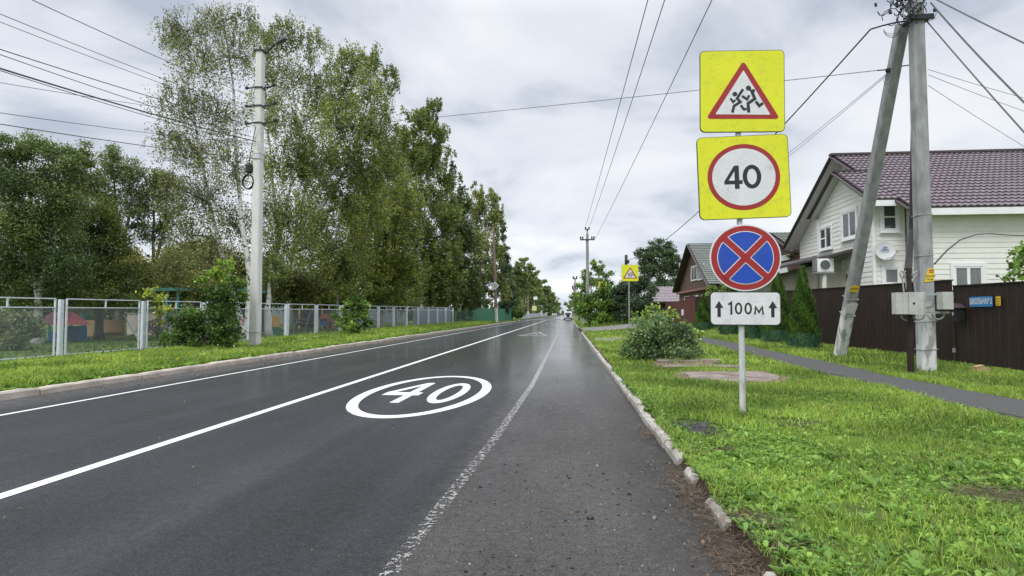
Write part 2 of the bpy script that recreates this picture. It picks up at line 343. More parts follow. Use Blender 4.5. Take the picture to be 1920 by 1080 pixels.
# road
def roadmat():
    m, n, l, b = newmat('asphalt')
    g = n.new('ShaderNodeNewGeometry'); s = n.new('ShaderNodeSeparateXYZ'); l.new(g.outputs['Position'], s.inputs[0])
    def noise(sc_, det=4, st=None, rg=.6):
        t = n.new('ShaderNodeTexNoise'); t.inputs['Scale'].default_value = sc_; t.inputs['Detail'].default_value = det; t.inputs['Roughness'].default_value = rg
        if st: mp = n.new('ShaderNodeMapping'); mp.inputs['Scale'].default_value = st; l.new(g.outputs['Position'], mp.inputs[0]); l.new(mp.outputs[0], t.inputs['Vector'])
        else: l.new(g.outputs['Position'], t.inputs['Vector'])
        return t.outputs[0]
    big = noise(.35, 5, (1, .35, 1)); tracks = noise(.9, 3, (1, .02, 1)); fine = noise(60, 4, None, .85); mid = noise(9, 4)
    def mixc(f, A, B):
        q = n.new('ShaderNodeMix'); q.data_type = 'RGBA'
        if isinstance(f, (int, float)): q.inputs[0].default_value = f
        else: l.new(f, q.inputs[0])
        for nm, c in (('A', A), ('B', B)):
            if isinstance(c, tuple): q.inputs[nm].default_value = (*c, 1)
            else: l.new(c, q.inputs[nm])
        return q.outputs['Result']
    def ramp(f, a, b_):
        q = n.new('ShaderNodeMapRange'); l.new(f, q.inputs[0]); q.inputs[1].default_value = a; q.inputs[2].default_value = b_; q.clamp = True
        return q.outputs[0]
    new = mixc(ramp(fine, .38, .66), (.006, .0066, .0075), (.04, .0425, .047))
    old = mixc(ramp(fine, .36, .66), (.014, .013, .012), (.1, .094, .088))
    edge = mth('ADD', s.outputs[0], mth('MULTIPLY', mth('SUBTRACT', mid, .5, n, l), .25, n, l), n, l)
    fx = ramp(edge, -1.05, -.85); c = mixc(fx, new, old)
    dirt = mth('MULTIPLY', ramp(edge, .35, .95), ramp(mid, .3, .55), n, l); c = mixc(dirt, c, (.026, .021, .017))
    dl = mth('MULTIPLY', mth('SUBTRACT', 1.0, ramp(edge, -8.6, -7.7), n, l), ramp(mid, .3, .6), n, l); c = mixc(mth('MULTIPLY', dl, .7, n, l), c, (.11, .1, .088))
    far = ramp(s.outputs[1], 118, 122); c = mixc(far, c, (.11, .11, .115))
    lite = mth('MULTIPLY', ramp(tracks, .5, .68), .16, n, l); c = mixc(lite, c, (.115, .118, .125))
    grain = noise(17, 7, None, .85); patch_ = noise(.7, 5, (1, .5, 1), .65)
    f_ = mth('ADD', mth('MULTIPLY', mth('SUBTRACT', grain, .5, n, l), 2.6, n, l), mth('MULTIPLY', mth('SUBTRACT', patch_, .5, n, l), 1.7, n, l), n, l)
    gv = n.new('ShaderNodeVectorMath'); gv.operation = 'SCALE'; l.new(c, gv.inputs[0]); l.new(mth('MAXIMUM', mth('ADD', f_, .9, n, l), .2, n, l), gv.inputs['Scale']); c = gv.outputs[0]
    l.new(c, b.inputs['Base Color'])
    rg = mth('SUBTRACT', .7, mth('MULTIPLY', ramp(mid, .35, .7), .14, n, l), n, l)
    wet = mth('MULTIPLY', mth('MULTIPLY', ramp(s.outputs[1], 10, 17), mth('SUBTRACT', 1.0, ramp(s.outputs[1], 30, 42), n, l), n, l), mth('MULTIPLY', ramp(edge, -.4, .5), ramp(big, .4, .55), n, l), n, l)
    rg = mth('SUBTRACT', rg, mth('MULTIPLY', wet, .3, n, l), n, l)
    l.new(rg, b.inputs['Roughness']); b.inputs['Specular IOR Level'].default_value = .33
    wv = noise(.22, 4, (1, .45, 1)); lane = mth('MULTIPLY', ramp(s.outputs[0], -7.6, -3.0), mth('SUBTRACT', 1.0, mth('MULTIPLY', ramp(edge, -1.3, -.5), .45, n, l), n, l), n, l)   # rain water still on the road farther on
    wetm = mth('MULTIPLY', mth('MULTIPLY', ramp(s.outputs[1], 8, 18), ramp(wv, .15, .4), n, l), mth('ADD', mth('MULTIPLY', lane, .7, n, l), .3, n, l), n, l)
    l.new(mth('MULTIPLY', mth('MAXIMUM', wetm, wet, n, l), .85, n, l), b.inputs['Coat Weight']); b.inputs['Coat Roughness'].default_value = .14; b.inputs['Coat IOR'].default_value = 1.6
    v = n.new('ShaderNodeTexVoronoi'); v.inputs['Scale'].default_value = 85; l.new(g.outputs['Position'], v.inputs['Vector'])
    bp = n.new('ShaderNodeBump'); bp.inputs['Strength'].default_value = .55; bp.inputs['Distance'].default_value = .006; l.new(v.outputs[0], bp.inputs['Height']); l.new(bp.outputs[0], b.inputs['Normal'])
    return m
yy = [-60, -5]+[2*i for i in range(0, 70)]+[150, 200, 300, 500, 900]
xx = [XL-.05, -6, -4, -2, -.9, 0, XK+.05]
mb = MB(); mb.add([(x, y, .0) for y in yy for x in xx], [(j*7+i, j*7+i+1, (j+1)*7+i+1, (j+1)*7+i) for j in range(len(yy)-1) for i in range(6)])
struct(mb, 'road', roadmat())
def paintmat(worn):
    m, n, l, b = newmat('road_paint_worn' if worn else 'road_paint')
    b.inputs['Base Color'].default_value = (.64, .64, .63, 1) if not worn else (.3, .3, .29, 1); b.inputs['Roughness'].default_value = .6
    g = n.new('ShaderNodeNewGeometry'); t = n.new('ShaderNodeTexNoise'); t.inputs['Scale'].default_value = 22 if worn else 40; t.inputs['Detail'].default_value = 6; t.inputs['Roughness'].default_value = .75; l.new(g.outputs['Position'], t.inputs['Vector'])
    th = .335
    if worn:
        s = n.new('ShaderNodeSeparateXYZ'); l.new(g.outputs['Position'], s.inputs[0])
        q = n.new('ShaderNodeMapRange'); l.new(s.outputs[1], q.inputs[0]); q.inputs[1].default_value = 5; q.inputs[2].default_value = 12; q.inputs[3].default_value = .545; q.inputs[4].default_value = .465; th = q.outputs[0]
    f = mth('GREATER_THAN', t.outputs[0], th, n, l)
    tr = n.new('ShaderNodeBsdfTransparent'); ms = n.new('ShaderNodeMixShader'); l.new(f, ms.inputs[0]); l.new(tr.outputs[0], ms.inputs[1]); l.new(b.outputs[0], ms.inputs[2]); l.new(ms.outputs[0], n['Material Output'].inputs[0])
    return m
paint = paintmat(False); wornp = paintmat(True)
def strip(x0, x1, y0, y1, z=.004, step=2):
    m = MB(); n_ = max(1, int((y1-y0)/step)); 
    m.add([(x, y0+(y1-y0)*j/n_, z) for j in range(n_+1) for x in (x0, x1)], [(2*j, 2*j+1, 2*j+3, 2*j+2) for j in range(n_)]); return m
def gx(px, py): # road point under a pixel
    v = FW*F+RT*(px-960)+UP*(540-py); t = -H/v.z; return v.x*t, v.y*t
XC = gx(240, 854)[0]; XE = gx(240, 736)[0]
struct(strip(XC-.065, XC+.065, -3, 118), 'centre_line', paint)
struct(strip(XE-.043, XE+.043, -3, 122), 'left_edge_line', paint)
el = [(.5, -1.0), (3, -.93), (6.4, -.78), (11.3, -.66), (20, -.64), (50, -.6), (122, -.45)]; m = MB(); yl_ = [.5+.75*i for i in range(60)]+[50, 70, 90, 122]; vs = []
for y in yl_:
    for (a, b), (c, d) in zip(el, el[1:]):
        if a <= y <= c: x = b+(d-b)*(y-a)/(c-a); break
    vs += [(x-.048, y, .004), (x+.048, y, .004)]
m.add(vs, [(2*j, 2*j+1, 2*j+3, 2*j+2) for j in range(len(yl_)-1)]); struct(m, 'right_edge_line', wornp)
# the big 40 in its ring, painted on the lane, read along the road
def fr_ground(cx, cy, sx, sy): return (Vector((cx, cy, 0)), Vector((sx, 0, 0)), Vector((0, sy, 0)), Vector((0, 0, 1)))
def digit4(m, fr, w_, h_, t, t0, t1, cx=0):
    # 4 with crossbar: outline with the counter left open by building it from three bars
    a = (cx-w_/2, -h_*.18); top = (cx+w_*.22, h_/2)
    m.prism([(cx+w_*.12, -h_/2), (cx+w_*.12+t, -h_/2), (cx+w_*.12+t, h_/2), (cx+w_*.12, h_/2)], fr, t0, t1)
    m.prism([(cx-w_/2, -h_*.17-t*.05), (cx+w_*.12, -h_*.17-t*.05), (cx+w_*.12, -h_*.17-t*.05+t*.9), (cx-w_/2, -h_*.17-t*.05+t*.9)], fr, t0, t1)
    m.prism([(cx+w_*.12+t, -h_*.17-t*.05), (cx+w_/2, -h_*.17-t*.05), (cx+w_/2, -h_*.17-t*.05+t*.9), (cx+w_*.12+t, -h_*.17-t*.05+t*.9)], fr, t0, t1)
    m.prism([(cx-w_/2, -h_*.17-t*.05+t*.9), (cx-w_/2+t*1.0, -h_*.17-t*.05+t*.9), (cx+w_*.12, h_/2-t*1.1), (cx+w_*.12, h_/2)], fr, t0, t1)
RC = gx(788, 742)
gL = gx(658, 756); gR = gx(918, 732); gT = gx(830, 705); gB = gx(740, 785)
cy0 = (gT[1]+gB[1])/2; hy = (gT[1]-gB[1])/2; cx0 = -2.40; hx = 1.06
print('ring', gL, gR, gT, gB, 'XC', XC, 'XE', XE)
fr = (Vector((cx0, cy0, .002)), Vector((1, 0, 0)), Vector((0, 1, 0)), Vector((0, 0, 1)))
m = MB(); m.ring(circ(hx, 72, ry=hy), circ(hx-.17, 72, ry=hy-.22), fr, 0, .002)
k = hy*.98
digit4(m, (fr[0], fr[1], fr[2]*(k/.9), fr[3]), .62, .9, .14, 0, .002, cx=-.36)
m.ring(circ(.28, 40, cx=.40, ry=k/2), circ(.28-.14, 40, cx=.40, ry=k/2-.32), fr, 0, .002)
struct(m, 'speed_limit_marking', paint)
# triangle warning marking farther on
tx, ty = gx(1000, 626); m = MB(); fr = (Vector((tx+.15, 0, .002)), Vector((1, 0, 0)), Vector((0, 1, 0)), Vector((0, 0, 1)))
ya = gx(1000, 630)[1]; yb = gx(1000, 622)[1]
m.ring([(-.95, ya), (.95, ya), (0, yb)], [(-.74, ya+.7), (.74, ya+.7), (0, yb-2.4)], fr, 0, .002)
m.stroke([(-.2, ya+2), (0, ya+4), (.2, ya+2.4)], .12, fr, 0, .002); m.stroke([(0, ya+4), (0, ya+7)], .15, fr, 0, .002)
struct(m, 'warning_triangle_marking', wornp)
m = MB()
for dx in (-2.9, -2.1, -1.3): m.b2((dx, 78, .003), (dx+.35, 80.5, .006))
struct(m, 'dashed_marking', wornp)
# raised strip where the old surface begins
m = MB(); m.add([(XL, 119, .0), (XK, 119, .0), (XK, 121, .09), (XL, 121, .09), (XK, 128, .09), (XL, 128, .09), (XK, 130, .004), (XL, 130, .004)], [(0, 1, 2, 3), (3, 2, 4, 5), (5, 4, 6, 7)])
struct(m, 'speed_table', pm('table_asphalt', (.09, .09, .095), (.06, .06, .065), 3, .6))

# kerbs
def kerb(side):
    m = MB(); y = -2.0 if side > 0 else 2.0; r = random.Random(5 if side > 0 else 9)
    near = [(1.6, 2.3), (2.88, 3.12), (3.8, 4.32), (4.72, 5.07), (5.33, 6.05), (6.05, 6.7)]   # the stones nearest the camera are broken and partly gone
    if side > 0: y = 1.6
    while y < (40 if side > 0 else 110):
        ln = 1.0 if side > 0 else 2.35
        if side > 0 and y < 6.69:
            seg = [q for q in near if q[0] >= y-1e-6][0]; y = seg[0]; ln = seg[1]-seg[0]
        elif side > 0 and y < 9: ln = r.choice([.7, .9, 1.0])
        dx = r.uniform(-.007, .007)*(1 if side > 0 else 2); dz = r.uniform(-.015, .012); top = (.1 if side > 0 else .135)+dz
        if side > 0 and y < 3.6: top -= .03*r.random()
        if side > 0 and y < 5.2: top -= .02
        x0 = (XK if side > 0 else XL-.17)+dx; wd = .11 if side > 0 else .17
        tl = r.uniform(-.009, .009); ya, yb = y+.012, y+ln-.012
        n = 9
        pr = [(0, -.1), (.006, top-.03), (.03, top), (wd-.02, top), (wd, top-.02), (wd, -.1)]
        if side < 0: pr = [(wd-a, b) for a, b in pr][::-1]
        vs = []
        for j in range(n+1):
            yy_ = ya+(yb-ya)*j/n; e_ = .014 if j in (0, n) else 0
            for q, (a, b) in enumerate(pr):
                jz = r.uniform(-.004, .003) if b > 0 else 0; jx = r.uniform(-.003, .003)
                if r.random() < .06 and b > 0: jz -= .012
                vs.append((x0+a+jx+tl*j/n, yy_, b-e_*(b > 0)+jz))
        K = len(pr); fs = [(j*K+q, j*K+q+1, (j+1)*K+q+1, (j+1)*K+q) for j in range(n) for q in range(K-1)]+[tuple(range(K)), tuple(n*K+q for q in range(K-1, -1, -1))]
        m.add(vs, fs); y += ln
    return m
struct(kerb(1), 'right_kerb', kerbm); struct(kerb(-1), 'left_kerb', kerbl)
m = MB(); m.b2((XK, 52, -.05), (XK+.15, 120, .11)); struct(m, 'far_kerb', kerbm)
# earth and rotted litter spilling over the road where the kerb is broken
m = MB(); r_ = random.Random(12); soilm = pm('litter_soil', (.075, .052, .035), (.02, .016, .013), 14, .9, .9, bscale=70)
for cx, cy, sx, sy, hh in ((.92, 3.45, .16, .42, .05), (.95, 2.6, .2, .35, .05), (.9, 4.52, .11, .26, .045), (.92, 5.2, .1, .2, .045), (.9, 6.9, .07, .3, .02)):
    K = 26; vs = [(cx, cy, hh)]; rr_ = [r_.uniform(.75, 1.25) for _ in range(K)]
    for t, z in ((.35, .85), (.7, .45), (1, 0)):
        for k in range(K): vs.append((cx+sx*t*rr_[k]*math.cos(2*math.pi*k/K), cy+sy*t*rr_[k]*math.sin(2*math.pi*k/K), hh*z*r_.uniform(.7, 1.2)+.001))
    m.add(vs, [(0, 1+k, 1+(k+1) % K) for k in range(K)]+[(1+a*K+k, 1+(a+1)*K+k, 1+(a+1)*K+(k+1) % K, 1+a*K+(k+1) % K) for a in range(2) for k in range(K)])
struct(m, 'soil_at_kerb', soilm)
# path
pathm = pm('path_asphalt', (.088, .087, .082), (.04, .04, .038), 30, .9, .5, bscale=120)
r_ = random.Random(3); m = MB(); vs = []; ny = 120
for j in range(ny+1):
    y = -2+44*j/ny
    a = 5.12+.06*math.sin(y*1.3)+r_.uniform(-.05, .05); b = 6.08+.05*math.sin(y*.9+1)+r_.uniform(-.05, .05)
    for t in (0, .33, .66, 1): x = a+(b-a)*t; vs.append((x, y, ground(x, y)+.035+.012*math.sin(math.pi*t)))
    vs.append((b+.05, y, ground(b, y)-.03)); vs.append((a-.05, y, ground(a, y)-.03))
m.add(vs, [f for j in range(ny) for f in [(j*6+q, j*6+q+1, (j+1)*6+q+1, (j+1)*6+q) for q in range(4)]+[(j*6+5, j*6, (j+1)*6, (j+1)*6+5)]])
struct(m, 'footpath', pathm)
# driveway and bare patch
def patch(pts, name, mat, dz=.02, edge=.05):
    c = sum((Vector(p[:2]).to_3d() for p in pts), Vector())/len(pts); out = []; r = random.Random(len(name))
    k = len(pts)
    for i in range(k):
        a = Vector(pts[i][:2]).to_3d(); b = Vector(pts[(i+1) % k][:2]).to_3d()
        for j in range(6): q = a+(b-a)*(j/6); q += Vector((r.uniform(-1, 1), r.uniform(-1, 1), 0))*edge; out.append(q)
    m = MB(); n_ = len(out); rings = []
    vs = []
    for t in (0, .35, .7, .93, 1):
        for q in out: p = c+(q-c)*t; vs.append((p.x, p.y, ground(p.x, p.y)+(dz+bump2(p.x, p.y) if t < .95 else -.02)))
    fs = [(a*n_+i, a*n_+(i+1) % n_, (a+1)*n_+(i+1) % n_, (a+1)*n_+i) for a in range(4) for i in range(n_)]
    m.add(vs, fs); return struct(m, name, mat)
dirtm = pm('dirt_gravel', (.27, .24, .2), (.14, .125, .105), 5, .95, .6, bscale=60)
patch([(XK+.18, 40.3), (9, 41.5), (9, 49), (XK+.18, 51.5)], 'driveway', pm('driveway_asphalt', (.2, .19, .18), (.12, .115, .11), 3, .9, .4), .05, .15)
patch([tuple(onG(x, y, d)) for x, y, d in ((1112, 634, 30), (1160, 636, 30), (1165, 645, 26), (1118, 646, 26))], 'bare_patch', dirtm, .035, .25)
patch([tuple(onG(x, y, d)) for x, y, d in ((1215, 690, 14.6), (1330, 686, 15), (1360, 692, 14.2), (1240, 698, 13.4))], 'bare_soil', drym, .035, .2)
patch([tuple(onG(x, y, d)) for x, y, d in ((1262, 698, 12.6), (1420, 694, 12.8), (1492, 712, 11.0), (1460, 729, 10.2), (1290, 727, 10.3))], 'dirt_round_the_slab', drym, .012, .15)
SL = [onG(1283, 700, 12.1), onG(1432, 697, 12.4), onG(1465, 712, 11.2), onG(1440, 724, 10.4), onG(1300, 722, 10.6)]
def slab(pts, name, h0=.02):
    m = MB(); r = random.Random(4); out = []; k = len(pts)
    for i in range(k):
        a, b = pts[i], pts[(i+1) % k]
        for j in range(5): out.append(a+(b-a)*j/5+Vector((r.uniform(-.03, .03), r.uniform(-.03, .03), 0)))
    z0 = max(p.z for p in pts)+h0
    m.prism([(p.x, p.y) for p in out], (Vector((0, 0, 0)), Vector((1, 0, 0)), Vector((0, 1, 0)), ZZ), z0-.1, z0)
    return struct(m, name, slabm)
slab(SL, 'concrete_slab', .012)
slab([onG(1228, 682, 15.2), onG(1345, 679, 15.4), onG(1352, 686, 14.6), onG(1232, 690, 14.3)], 'concrete_slab', .045)
slab([onG(1240, 694, 13.6), onG(1400, 692, 13.7), onG(1402, 696, 13.1), onG(1244, 699, 13.1)], 'concrete_slab', .025)
patch([tuple(onG(x, y, d)) for x, y, d in ((1290, 795, 6.6), (1312, 795, 6.6), (1324, 815, 6.1), (1304, 815, 6.1))], 'dark_soil', pm('tar_soil', (.05, .042, .036), (.02, .018, .016), 20, .8, .9), .02, .05)

# ------------------------------------------------------------------ grass and small stuff
def blades(n, X, Y, hgt, wid, c_lo, c_hi, name, label, wild=.5):
    z = np.array([ground(a, b)+(bump2(a, b) if b < 40 else 0) for a, b in zip(X, Y)]); n = len(X)
    base = np.stack([X, Y, z], 1); th = rng.uniform(0, 2*np.pi, n); hh = hgt*rng.uniform(.45, 1.25, n); ww = wid*rng.uniform(.6, 1.3, n)
    hh = hh*(.65+.7*np.clip(.5+.5*np.sin(X*3.7+2*np.sin(Y*2.1))*np.cos(Y*3.3+X), 0, 1)); side = np.stack([np.cos(th), np.sin(th), np.zeros(n)], 1)*ww[:, None]/2
    th2 = rng.uniform(0, 2*np.pi, n); lean = np.stack([np.cos(th2), np.sin(th2), np.zeros(n)], 1)*(hh*rng.uniform(.1, wild*1.7, n))[:, None]
    up = np.zeros((n, 3)); up[:, 2] = hh
    mid = base+up*.6+lean*.35; tip = base+up*.95+lean
    V = np.stack([base-side, base+side, mid+side*.85, mid-side*.85, tip+side*.12, tip-side*.12], 1).reshape(-1, 3)
    i = np.arange(n)[:, None]*6; Q = np.concatenate([i+np.array([[0, 1, 2, 3]]), i+np.array([[3, 2, 4, 5]])], 0)
    pat = .5+.5*np.sin(X*1.7+np.sin(Y*1.3)*1.5)*np.cos(Y*1.1+X*.6)
    t = np.clip(rng.normal(0, .38, n)+pat, 0, 1)[:, None]; c = np.array(c_lo)*(1-t)+np.array(c_hi)*t
    dry = rng.random(n) < .07; c[dry] = np.array((.33, .28, .13)); dk = rng.random(n) < .15; c[dk] *= .45
    c = np.repeat(c, 6, 0); return tag(npmesh(name, V, Q, GRASS, c), label, 'grass', kind='stuff')
def keep_right(X, Y):
    k = (X > np.where(Y < 7, XK+.05, XK+.13)) & ~((X > 5.05) & (X < 6.15))
    k &= ~((Y > 40.6) & (Y < 51)); 
    sx = [p.x for p in SL]; sy = [p.y for p in SL]
    k &= ~((X > min(sx)+.12) & (X < max(sx)-.1) & (Y > min(sy)+.12) & (Y < max(sy)-.12))
    q = onG(1309, 806, 6.4); k &= ~(((X-q.x)/.28)**2+((Y-q.y)/.5)**2 < 1)
    for (a, b, d, rx, ry) in ((1875, 905, 4.0, .35, .2), (1500, 770, 6.6, .35, .3), (1420, 960, 3.6, .22, .2), (1480, 1010, 3.2, .16, .12), (1620, 960, 3.7, .2, .12), (1700, 830, 5.0, .3, .12), (1350, 850, 5.4, .16, .12), (1140, 640, 28, 1.0, 2.0), (1290, 690, 14, 1.1, .75), (1370, 710, 11.4, 1.5, 1.0), (1560, 800, 5.9, .4, .12)):
        q = onG(a, b, d); bare = (((X-q.x)/rx)**2+((Y-q.y)/ry)**2 < 1) & (rng.random(len(X)) < .85); k &= ~bare
    return k
def scat(n, x0, x1, y0, y1):
    return rng.uniform(x0, x1, n), rng.uniform(y0, y1, n)
G1, G2 = (.11, .2, .028), (.43, .6, .1)
def view_ok(X, Y):
    lat = X*math.cos(YAW)+Y*math.sin(YAW); d = -X*math.sin(YAW)+Y*math.cos(YAW); return (d > .8) & (np.abs(lat) < d*.95+1.2)
for (n, y0, y1, h_, w_) in ((115000, 1.2, 6.5, .055, .005), (120000, 6.5, 14, .075, .009), (75000, 14, 30, .1, .02), (26000, 30, 60, .12, .035)):
    X, Y = scat(n, XK+.04, 9.0, y0, y1); k = keep_right(X, Y) & view_ok(X, Y)
    pn = np.sin(X*3.1+Y*1.3)*np.cos(Y*2.7-X)+rng.normal(0, .5, len(X)); k &= pn > -1.05
    blades(0, X[k], Y[k], h_, w_, G1, G2, 'verge_grass', None, .6)['label'] = 'bright green grass of the right verge beside the kerb'
for (n, y0, y1, h_, w_) in ((70000, 6, 24, .13, .018), (50000, 24, 75, .2, .035)):
    Y = rng.uniform(y0, y1, n); X = XL-.3-np.abs(rng.random(n))*4.5
    blades(0, X, Y, h_, w_, (.13, .24, .025), (.42, .57, .09), 'verge_grass', 'long grass strip between the left kerb and the fence', .7)
X, Y = scat(30000, -45, -13, 14, 70); k = view_ok(X, Y)
blades(0, X[k], Y[k], .1, .045, (.06, .13, .02), (.12, .22, .035), 'lawn_grass', 'dark lawn of the playground behind the fence', .6)
X, Y = scat(9000, XK+.1, 9, 51, 80); blades(0, X, Y, .35, .06, (.14, .26, .03), (.3, .46, .07), 'tall_grass', 'tall grass by the far driveway on the right')
# tall tufts round the posts
def tuft(p, n, r, h_, label, w_=.012):
    a = rng.uniform(0, 2*np.pi, n); q = r*np.sqrt(rng.random(n)); X = p.x+q*np.cos(a); Y = p.y+q*np.sin(a)
    blades(0, X, Y, h_, w_, (.1, .2, .03), (.28, .42, .07), 'grass_tuft', label, .7)
# broad-leaved weeds
def weeds(X, Y, size, nl, c_lo, c_hi, name, label, rise=(.25, .9)):
    n = len(X); z = np.array([ground(a, b)+(bump2(a, b) if b < 40 else 0) for a, b in zip(X, Y)])
    base = np.repeat(np.stack([X, Y, z], 1), nl, 0); M_ = len(base); s_ = np.repeat(size*rng.uniform(.5, 1.4, n), nl)*rng.uniform(.7, 1.2, M_)
    th = rng.uniform(0, 2*np.pi, M_); el = rng.uniform(*rise, M_)
    d = np.stack([np.cos(th)*np.cos(el), np.sin(th)*np.cos(el), np.sin(el)], 1)*s_[:, None]
    sd = np.stack([-np.sin(th), np.cos(th), np.zeros(M_)], 1)*(s_*rng.uniform(.11, .24, M_))[:, None]
    dr = np.zeros((M_, 3)); dr[:, 2] = s_*.22
    V = np.stack([base, base+d*.35+sd*.7, base+d*.35-sd*.7, base+d*.7+sd-dr*.2, base+d*.7-sd-dr*.2, base+d*1.02-dr], 1).reshape(-1, 3)
    i = np.arange(M_)[:, None]*6; Q = np.concatenate([i+np.array([[0, 1, 3, 5]]), i+np.array([[0, 5, 4, 2]])], 0)
    t = rng.random((n, 1)); c = np.array(c_lo)*(1-t)+np.array(c_hi)*t; c = np.repeat(np.repeat(c, nl, 0)*rng.uniform(.8, 1.2, (M_, 1)), 6, 0)
    return tag(npmesh(name, V, Q, GRASS, c), label, 'plant', kind='stuff')
X, Y = scat(15000, XK+.12, 5.3, 1.6, 10); k = keep_right(X, Y) & view_ok(X, Y) & ((np.sin(X*2.2+1)*np.cos(Y*1.6)+rng.normal(0, .5, len(X))) > -.15)
weeds(X[k], Y[k], .055, 7, (.1, .22, .035), (.34, .53, .1), 'broadleaf_weeds', 'dandelion and plantain leaves in the near verge')
X, Y = scat(420, XK+.2, 4.6, 1.6, 5.5); k = keep_right(X, Y) & view_ok(X, Y)
weeds(X[k], Y[k], .085, 9, (.1, .22, .035), (.3, .47, .09), 'dandelion_rosettes', 'large dandelion rosettes in the nearest corner of the verge')
X, Y = scat(5500, XK+.1, 6, 1.2, 5.5); k = keep_right(X, Y) & view_ok(X, Y)
weeds(X[k], Y[k], .035, 6, (.14, .3, .05), (.42, .6, .14), 'clover', 'small clover leaves in the near verge', (.5, 1.3))
Y = rng.uniform(7, 60, 3500); X = XL-.25-rng.random(3500)**1.5*4
weeds(X, Y, .16, 6, (.1, .22, .03), (.3, .46, .07), 'roadside_weeds', 'leafy weeds along the left kerb')
X = rng.uniform(XK+.06, XK+.4, 1300); Y = 1.3+13*rng.random(1300)**1.5
weeds(X, Y, .055, 8, (.08, .19, .04), (.26, .42, .08), 'kerb_weeds', 'weeds hanging over the broken kerb')
# flowers
def dots(X, Y, zz, s_, col, name, label):
    n = len(X); z = np.array([ground(a, b) for a, b in zip(X, Y)])+zz
    c = np.stack([X, Y, z], 1); a = rng.uniform(0, np.pi, n); u = np.stack([np.cos(a), np.sin(a), rng.uniform(-.4, .4, n)], 1)*s_/2; v = np.stack([-np.sin(a)*.6, np.cos(a)*.6, .8*np.ones(n)], 1)*s_/2
    V = np.stack([c-u-v, c+u-v, c+u+v, c-u+v], 1).reshape(-1, 3); Q = np.arange(4*n).reshape(-1, 4)
    tag(npmesh(name, V, Q, GRASS, np.tile(np.array(col), (4*n, 1))), label, 'flowers', kind='stuff')
Y = rng.uniform(10, 24, 70); dots(XL-.6-rng.random(70)*3.4, Y, rng.uniform(.06, .17, 70), .03, (.75, .62, .03), 'yellow_flowers', 'tiny yellow flowers in the left verge')
Y = rng.uniform(16, 26, 30); dots(XL-1.6-rng.random(30)*2.4, Y, rng.uniform(.1, .25, 30), .035, (.8, .8, .76), 'white_flowers', 'tiny white flowers in the left verge')
# gravel, crumbs of asphalt, dead stalks
def rocks(X, Y, s_, mat, name, label, z0=0.0):
    n = len(X); t = np.array([[1, 0, 0], [-1, 0, 0], [0, 1, 0], [0, -1, 0], [0, 0, 1], [0, 0, -.3]], float)
    sc_ = (s_*rng.lognormal(0, .45, n))[:, None, None]; V = t[None]*sc_*rng.uniform(.6, 1.3, (n, 6, 1)); a = rng.uniform(0, 6.28, n); c, s = np.cos(a)[:, None], np.sin(a)[:, None]
    V = np.stack([V[..., 0]*c-V[..., 1]*s, V[..., 0]*s+V[..., 1]*c, V[..., 2]], 2); V[..., 0] += X[:, None]; V[..., 1] += Y[:, None]; V[..., 2] += z0
    f = np.array([[0, 2, 4], [2, 1, 4], [1, 3, 4], [3, 0, 4], [2, 0, 5], [1, 2, 5], [3, 1, 5], [0, 3, 5]]); Q = (np.arange(n)[:, None, None]*6+f[None]).reshape(-1, 3)
    return tag(npmesh(name, V.reshape(-1, 3), Q, mat), label, 'gravel', kind='stuff')
Y = 1.6+12*rng.random(1500)**1.5; X = -.8+rng.random(1500)*1.9
rocks(X, Y, .0055, gravel_m, 'loose_gravel', 'crumbs of stone scattered over the right shoulder')
Y = 1.6+4*rng.random(190); X = -.7+rng.random(190)**1.0*1.6; rocks(X, Y, .0085, sgk, 'asphalt_crumbs', 'black asphalt crumbs on the right shoulder')
q = onG(1309, 806, 6.4); rocks(rng.normal(q.x, .16, 260), rng.normal(q.y, .28, 260), .013, pm('tar_crumbs', (.09, .085, .08), (.02, .02, .02), 20, .7), 'tar_crumbs', 'dark tar crumbs round the dark spot of the verge', q.z+.02)
rocks(rng.normal(.93, .1, 700), 2.3+3.2*rng.random(700), .007, drym, 'soil_crumbs', 'soil crumbs and chaff against the broken kerb', .02)
rocks(rng.uniform(-8, .8, 150), 3+22*rng.random(150), .012, drym, 'fallen_bits', 'a few dead leaves lying on the asphalt')
Y = 10+25*rng.random(500); X = XL+.02+rng.random(500)**2*.8; rocks(X, Y, .018, drym, 'leaf_litter', 'leaf litter in the left gutter')
def stalks(X, Y, ln, wd, z0, name, label):
    n = len(X); a = rng.uniform(0, 6.28, n); e_ = rng.uniform(-.05, .3, n); l_ = ln*rng.uniform(.3, 1.3, n)
    d = np.stack([np.cos(a)*np.cos(e_), np.sin(a)*np.cos(e_), np.sin(e_)], 1)*l_[:, None]; s = np.stack([-np.sin(a), np.cos(a), np.zeros(n)], 1)*wd/2
    b = np.stack([X, Y, np.full(n, z0)+rng.uniform(0, .02, n)], 1); V = np.stack([b-s, b+s, b+d+s, b+d-s], 1).reshape(-1, 3)
    c = np.repeat(np.array([[.2, .15, .1]])*rng.uniform(.25, 1.5, (n, 1)), 4, 0)
    return tag(npmesh(name, V, np.arange(4*n).reshape(-1, 4), GRASS, c), label, 'litter', kind='stuff')
for i, (cx, cy, sx, sy, n) in enumerate(((XK-.04, 2.9, .1, .45, 1300), (XK-.04, 4.5, .09, .25, 420), (XK-.03, 6.6, .09, .25, 300), (XK-.08, 10.5, .12, 1.2, 250))):
    stalks(np.minimum(rng.normal(cx, sx, n), XK+.02), rng.normal(cy, sy, n), .07, .003, .03 if i < 3 else .003, 'dead_stalks', 'dry stalks and needles gathered against the right kerb')
